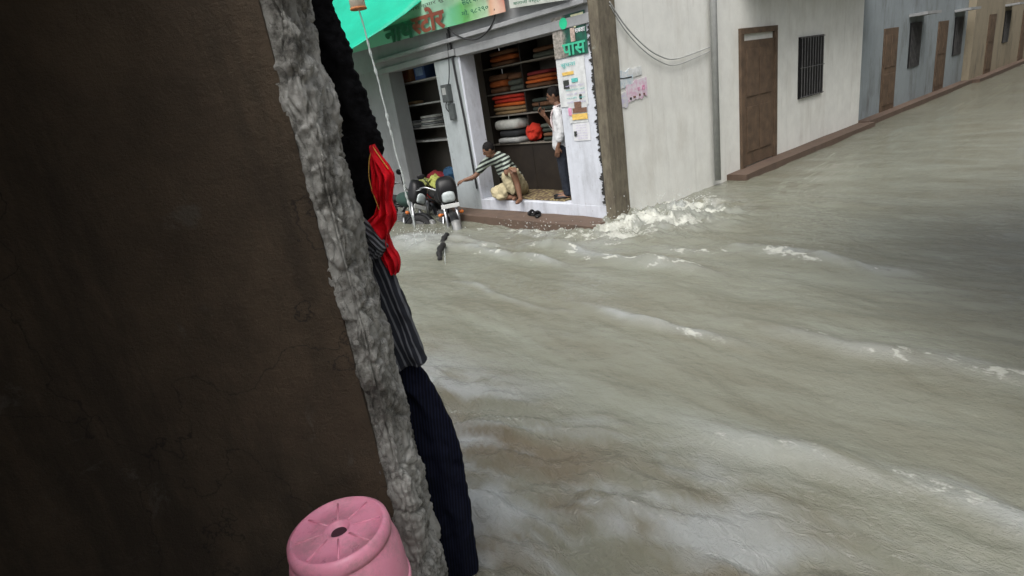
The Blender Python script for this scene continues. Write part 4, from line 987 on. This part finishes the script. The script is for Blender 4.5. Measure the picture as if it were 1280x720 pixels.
def seated_person():
    WDIR[0] = (-.1, .95, 0)
    # built in the shop frame about L(0,0,0)
    hipc = (.36, 2.30, .40); ch = (.22, 2.40, .72); ns = (.12, 2.47, .93); nk = (.04, 2.49, 1.00); hc = (-.015, 2.51, 1.10)
    shl = (.03, 2.62, .90); shr = (.13, 2.30, .92)
    torso = [([hipc, (.31, 2.35, .55), ch, ns, nk, (.0, 2.5, 1.04)], [.125, (.145, .115), (.16, .12), (.095, .085), .05, .048])]
    armL = [([ns, shl, (-.02, 2.68, .86), (-.16, 2.78, .70), (-.305, 2.915, .655)], [(.095, .085), .062, .052, .040, .027])]
    armR = [([ns, shr, (.09, 2.24, .88), (-.05, 2.10, .72), (-.06, 1.98, .80)], [(.095, .085), .062, .052, .040, .027])]
    kR, fR = (-.03, 1.97, .75), (-.05, 1.86, .32)
    legR = [([hipc, (.28, 2.2, .42), kR, (-.02, 1.92, .55), fR, (-.06, 1.85, .30), (-.15, 1.81, .292), (-.20, 1.79, .288)], [.125, .10, .060, .05, .034, .036, .034, .022])]
    legL = [([hipc, (.25, 2.40, .40), (-.02, 2.48, .40), (.0, 2.3, .33), (.02, 2.08, .312), (-.05, 2.02, .305)], [.125, .10, .062, .05, .036, .028])]
    hd, hr, ey, P_ = head_parts(hc, math.atan2(.45, -.9), R(26), .98)
    parts = [skin(torso + armL + armR + legR + legL), hd] + hand_parts((-.305, 2.915, .655), (-.75, .55, -.2), (.1, .2, -1), .75) + hand_parts((-.06, 1.98, .80), (-.2, -.8, -.1), (.1, -.1, -1), .5)
    body = fuse('person', parts, .005, M['skin']); body.location = O; body.rotation_euler = (0, 0, A)
    tag(body, 'person in a striped shirt seated at the shop edge, reaching out to the motorcycle', 'person')
    fuse('hair', [hr], .01, M['hair'], body, .006, 40)
    m = MB(); m.add(*ey); obj('eyes', m, M['black'], body, True)
    s = [skin([([(.37, 2.30, .37), (.31, 2.35, .55), ch, ns, (.06, 2.485, .97)], [(.15, .14), (.17, .14), (.185, .145), (.12, .105), (.066, .062)]), ([ns, shl, (-.02, 2.68, .86), (-.10, 2.735, .77)], [(.12, .105), .08, .072, .064]), ([ns, shr, (.09, 2.24, .88), (.0, 2.145, .78)], [(.12, .105), .08, .072, .064])])]
    fuse('shirt', s, .010, M['stripe_shirt'], body, .010, 15)
    d_ = [skin([([hipc, (.28, 2.2, .43), (.0, 1.99, .73)], [.15, .13, .088]), ([hipc, (.25, 2.40, .41), (-.02, 2.48, .41), (.0, 2.3, .36)], [.15, .12, .09, .09])])]
    dr_ = MB(); dr_.ell((-.02, 2.13, .55), (.05, .11, .20), 24, 18, Matrix.Rotation(R(-32), 3, 'X')); dr_.ell((-.05, 2.27, .42), (.055, .10, .13), 20, 14, Matrix.Rotation(R(-20), 3, 'X')); dr_.ell((-.07, 2.30, .335), (.075, .10, .05), 20, 14); d_.append((dr_.v, dr_.f))
    fuse('wrapped_cloth', d_, .010, M['beige'], body, .022, 11)
seated_person()

# ------------------------------------------------------------------ our own verandah: wall with a broken edge
JX, JY, JT = -.400, 1.40, .25
nh = thing('verandah', 'dark brown verandah wall whose broken cement edge shows beside the flood', 'wall', (0, 0, 0))
m = MB(); m.box(-6, JX - .055, JY, JY + JT, -.5, 3.0); obj('wall', m, M['brownwall'], nh)
def jamb():
    path = [(JX - .085, JY + .012), (JX - .045, JY - .004), (JX - .012, JY - .004), (JX + .004, JY + .012), (JX + .012, JY + .06), (JX + .016, JY + .13), (JX + .010, JY + .20), (JX - .006, JY + JT - .01), (JX - .05, JY + JT + .008), (JX - .2, JY + JT - .012)]
    pp = catmull([(x, y, 0) for x, y in path], 12); n = len(pp); rows = 520; vs = []; fs = []
    for i in range(rows + 1):
        z = -.4 + 3.3 * i / rows
        for k, p_ in enumerate(pp):
            a, c_ = pp[max(k - 1, 0)], pp[min(k + 1, n - 1)]; t_ = (c_ - a).normalized(); nr = Vector((t_.y, -t_.x, 0))
            e = min(1, k / 14, (n - 1 - k) / 10)
            q = Vector((p_.x, p_.y, z))
            wq = q + .03 * noise.noise_vector(q * 7); pv = Vector((wq.x * 11, wq.y * 11, wq.z * 7))
            dist, pts_ = noise.voronoi(pv); cellv = noise.cell(pts_[0] * 3.1 + Vector((.5, .5, .5)))
            d2, p2_ = noise.voronoi(pv * 2.7); c2 = noise.cell(p2_[0] * 3.1)
            d_ = .014 * noise.noise(q * 4.0) + .007 * noise.noise(q * 12) + .007 * cellv * min(1, (dist[1] - dist[0]) * 6) + .005 * c2 * min(1, (d2[1] - d2[0]) * 5)
            d_ += -.010 * max(0, 1 - (dist[1] - dist[0]) * 9) + .005 * noise.noise(q * 42) + .0035 * noise.noise(q * 95) + .0025 * noise.noise(q * 190) - .001
            ch_ = noise.noise(q * 8 + Vector((9, 2, 1))); d_ -= .012 * max(0, ch_ - .12) / .5
            gr = noise.noise(Vector((k * .13, z * 1.2, 4))); d_ -= .02 * max(0, .12 - abs(gr)) / .12 * .6
            jag = .022 * noise.noise((z * 6, 3, k * .02)) + .012 * noise.noise((z * 19, 5, k * .05)) if k < 22 else 0
            vs.append(q + nr * d_ * e + Vector((jag * (1 if k < 22 else 0) * min(1, k / 12), 0, 0)))
    for i in range(rows):
        for k in range(n - 1): a = i * n + k; fs.append((a, a + 1, a + n + 1, a + n))
    me = bpy.data.meshes.new('broken_edge'); me.from_pydata(vs, [], fs); me.update()
    return link('broken_edge', me, M['jamb'], nh, True)
jamb()
m = MB(); m.box(-6, -.30, -4, JY - .002, .25, .42); m.box(-.298, 2.2, -4, .62, .25, .42); obj('floor_slab', m, M['floor'], nh)
m = MB(); m.box(-6, -.62, -1.6, 1.64, 2.72, 2.9); obj('shade_roof_slab', m, M['soffit'], nh)  # unseen partial roof, put in to keep the brown wall dark
m = MB(); m.box(-6.2, -6.002, -4.2, 1.65, -.5, 3.0); m.box(-6, -.7, -1.8, -1.6, -.5, 2.9); obj('back_wall', m, M['brownwall'], nh)

# pink storage drum on the verandah floor
def drum():
    q = thing('storage_drum', 'pink plastic storage drum with a ribbed lid against the dark wall', 'drum', (-.508, 1.125, .422)); q.scale = (1, 1, 1.03)
    m = MB(); m.lathe([(.001, 0), (.115, 0), (.122, .012), (.130, .12), (.136, .28), (.138, .40), (.135, .455), (.126, .490), (.117, .510), (.117, .52)], 56)
    obj('drum_body', m, M['pink'], q, True)
    m = MB(); m.lathe([(.117, .498), (.123, .500), (.1245, .512), (.121, .530), (.112, .537), (.108, .5375), (.104, .530), (.070, .531), (.034, .533), (.030, .536), (.026, .533), (.020, .520), (.001, .520)], 64)
    ld = obj('lid', m, M['pink'], q, True)
    m = MB()
    for k in range(8):
        a = 2 * math.pi * k / 8 + .25; m.tube([(.036 * math.cos(a), .036 * math.sin(a), .5325), (.101 * math.cos(a), .101 * math.sin(a), .5305)], .0028, 8)
    obj('rib', m, M['pink'], ld, True)
    m = MB(); m.lathe([(.001, .517), (.019, .517), (.019, .523), (.001, .523)], 24); obj('centre_cap', m, plain('dark_cap', (.05, .02, .03), .5, .2, 9, 0), ld)
    m = MB(); m.lathe([(.1365, .34), (.1415, .345), (.1415, .36), (.137, .365), (.1365, .34)], 56); obj('hoop', m, M['pink'], q, True)
drum()

# ------------------------------------------------------------------ washing hung beside the broken edge
def hung(name, label, rows, yc, th, mat_, cat, folds=.02, kf=5.0, seed=0, tilt=0.0, parent=None, fuzz=0, crum=.011):
    """rows: (z, left, right); a closed, folded, hanging cloth"""
    rows = sorted(rows); zs = [r_[0] for r_ in rows]; N = 110; nr = 190; vs = []; fs = []
    for i in range(nr + 1):
        z = zs[0] + (zs[-1] - zs[0]) * i / nr
        xl = float(np.interp(z, zs, [r_[1] for r_ in rows])); xr = float(np.interp(z, zs, [r_[2] for r_ in rows])); w_ = xr - xl
        taper = min(1, i / 3 + .35, (nr - i) / 3 + .25)
        for k in range(N):
            a = 2 * math.pi * k / N; t_ = .5 - .5 * math.cos(a); s = -1 if math.sin(a) >= 0 else 1
            y = s * th * abs(math.sin(a)) ** .7 * taper
            fo = folds * math.sin(kf * 2 * math.pi * t_ + 2.2 * noise.noise((z * 2.5, seed, 0)) + seed) * (math.sin(math.pi * t_) ** .5)
            fo += folds * .9 * noise.noise((t_ * 6, z * 3.5, seed + 3))
            fo += crum * (noise.noise((t_ * 9 + z * 4, z * 11, seed + 5)) + .6 * noise.noise((t_ * 22 - z * 9, z * 24, seed + 8)))
            x = xl + w_ * t_ + .012 * noise.noise((z * 9, seed, t_ * 2)) + .006 * noise.noise((z * 26, seed, t_ * 5)) + (fuzz * noise.noise((z * 60, t_ * 40, seed)) if fuzz else 0)
            vs.append((x, yc + y + fo, z))
    for i in range(nr):
        for k in range(N): fs.append((i * N + k, i * N + (k + 1) % N, (i + 1) * N + (k + 1) % N, (i + 1) * N + k))
    fs += [tuple(range(N))[::-1], tuple(nr * N + k for k in range(N))]
    o = obj(name, MB().add(vs, fs), mat_, parent, True)
    return tag(o, label, cat) if label else o
hung('shawl', 'black woollen shawl hanging highest beside the broken wall edge', [(2.40, -.66, -.42), (2.10, -.70, -.372), (2.00, -.72, -.362), (1.88, -.72, -.345), (1.80, -.72, -.340), (1.72, -.70, -.352), (1.62, -.68, -.375), (1.55, -.66, -.41), (1.35, -.62, -.44)], 1.86, .05, M['blackcloth'], 'shawl', .012, 3, 1, fuzz=.010)
rc = hung('scarf', 'bright red scarf hanging against the black shawl above the striped cloth', [(1.815, -.36, -.352), (1.76, -.378, -.332), (1.72, -.385, -.316), (1.68, -.39, -.318), (1.64, -.385, -.332), (1.60, -.40, -.328), (1.575, -.44, -.332), (1.55, -.41, -.350), (1.53, -.385, -.366), (1.50, -.40, -.362), (1.46, -.41, -.352), (1.43, -.40, -.352), (1.40, -.38, -.372)], 1.80, .028, M['redcloth'], 'scarf', .016, 3, 4, crum=.017)
def trim(pts, r_): 
    m = MB(); m.tube(catmull(pts, 8), r_, 6); return obj('gold_edge', m, M['gold'], rc, True)
trim([(-.356, 1.79, 1.81), (-.340, 1.785, 1.775), (-.322, 1.785, 1.735)], .0018); trim([(-.36, 1.775, 1.80), (-.375, 1.77, 1.76), (-.384, 1.77, 1.70), (-.372, 1.77, 1.60)], .0015)
hung('lace_cloth', 'grey lace edged cloth folded just under the red scarf', [(1.60, -.47, -.425), (1.57, -.50, -.405), (1.53, -.52, -.385), (1.50, -.52, -.372), (1.47, -.52, -.40)], 1.76, .022, M['lace'], 'cloth', .006, 3, 8)
hung('striped_shirt', 'navy shirt with pale grey stripes hanging above the dark trousers', [(1.52, -.60, -.43), (1.46, -.62, -.392), (1.40, -.64, -.375), (1.30, -.66, -.362), (1.20, -.66, -.350), (1.12, -.66, -.338), (1.075, -.66, -.332), (1.06, -.64, -.345)], 1.80, .045, M['stripe_cloth'], 'shirt', .013, 4, 6)
hung('hanging_trousers', 'long navy ribbed trousers hanging lowest beside the broken wall edge', [(1.14, -.62, -.41), (1.06, -.64, -.385), (1.01, -.64, -.362), (.90, -.64, -.325), (.78, -.64, -.300), (.66, -.64, -.285), (.52, -.64, -.290), (.40, -.64, -.295), (.25, -.63, -.305), (.05, -.62, -.312), (-.12, -.61, -.318), (-.35, -.60, -.325)], 1.84, .05, M['pants'], 'trousers', .012, 4, 9)
cl = MB(); cl.tube(catmull([(-2.0, 1.75, 2.45), (-1.2, 1.86, 2.40), (-.55, 1.87, 2.42), (-.43, 1.8, 2.46), (-.40, 1.67, 2.5)], 8), .004, 6)
o = obj('clothes_line', cl, M['greycable'], None, True); tag(o, 'thin grey clothes line tied beside the broken wall edge', 'clothes line')
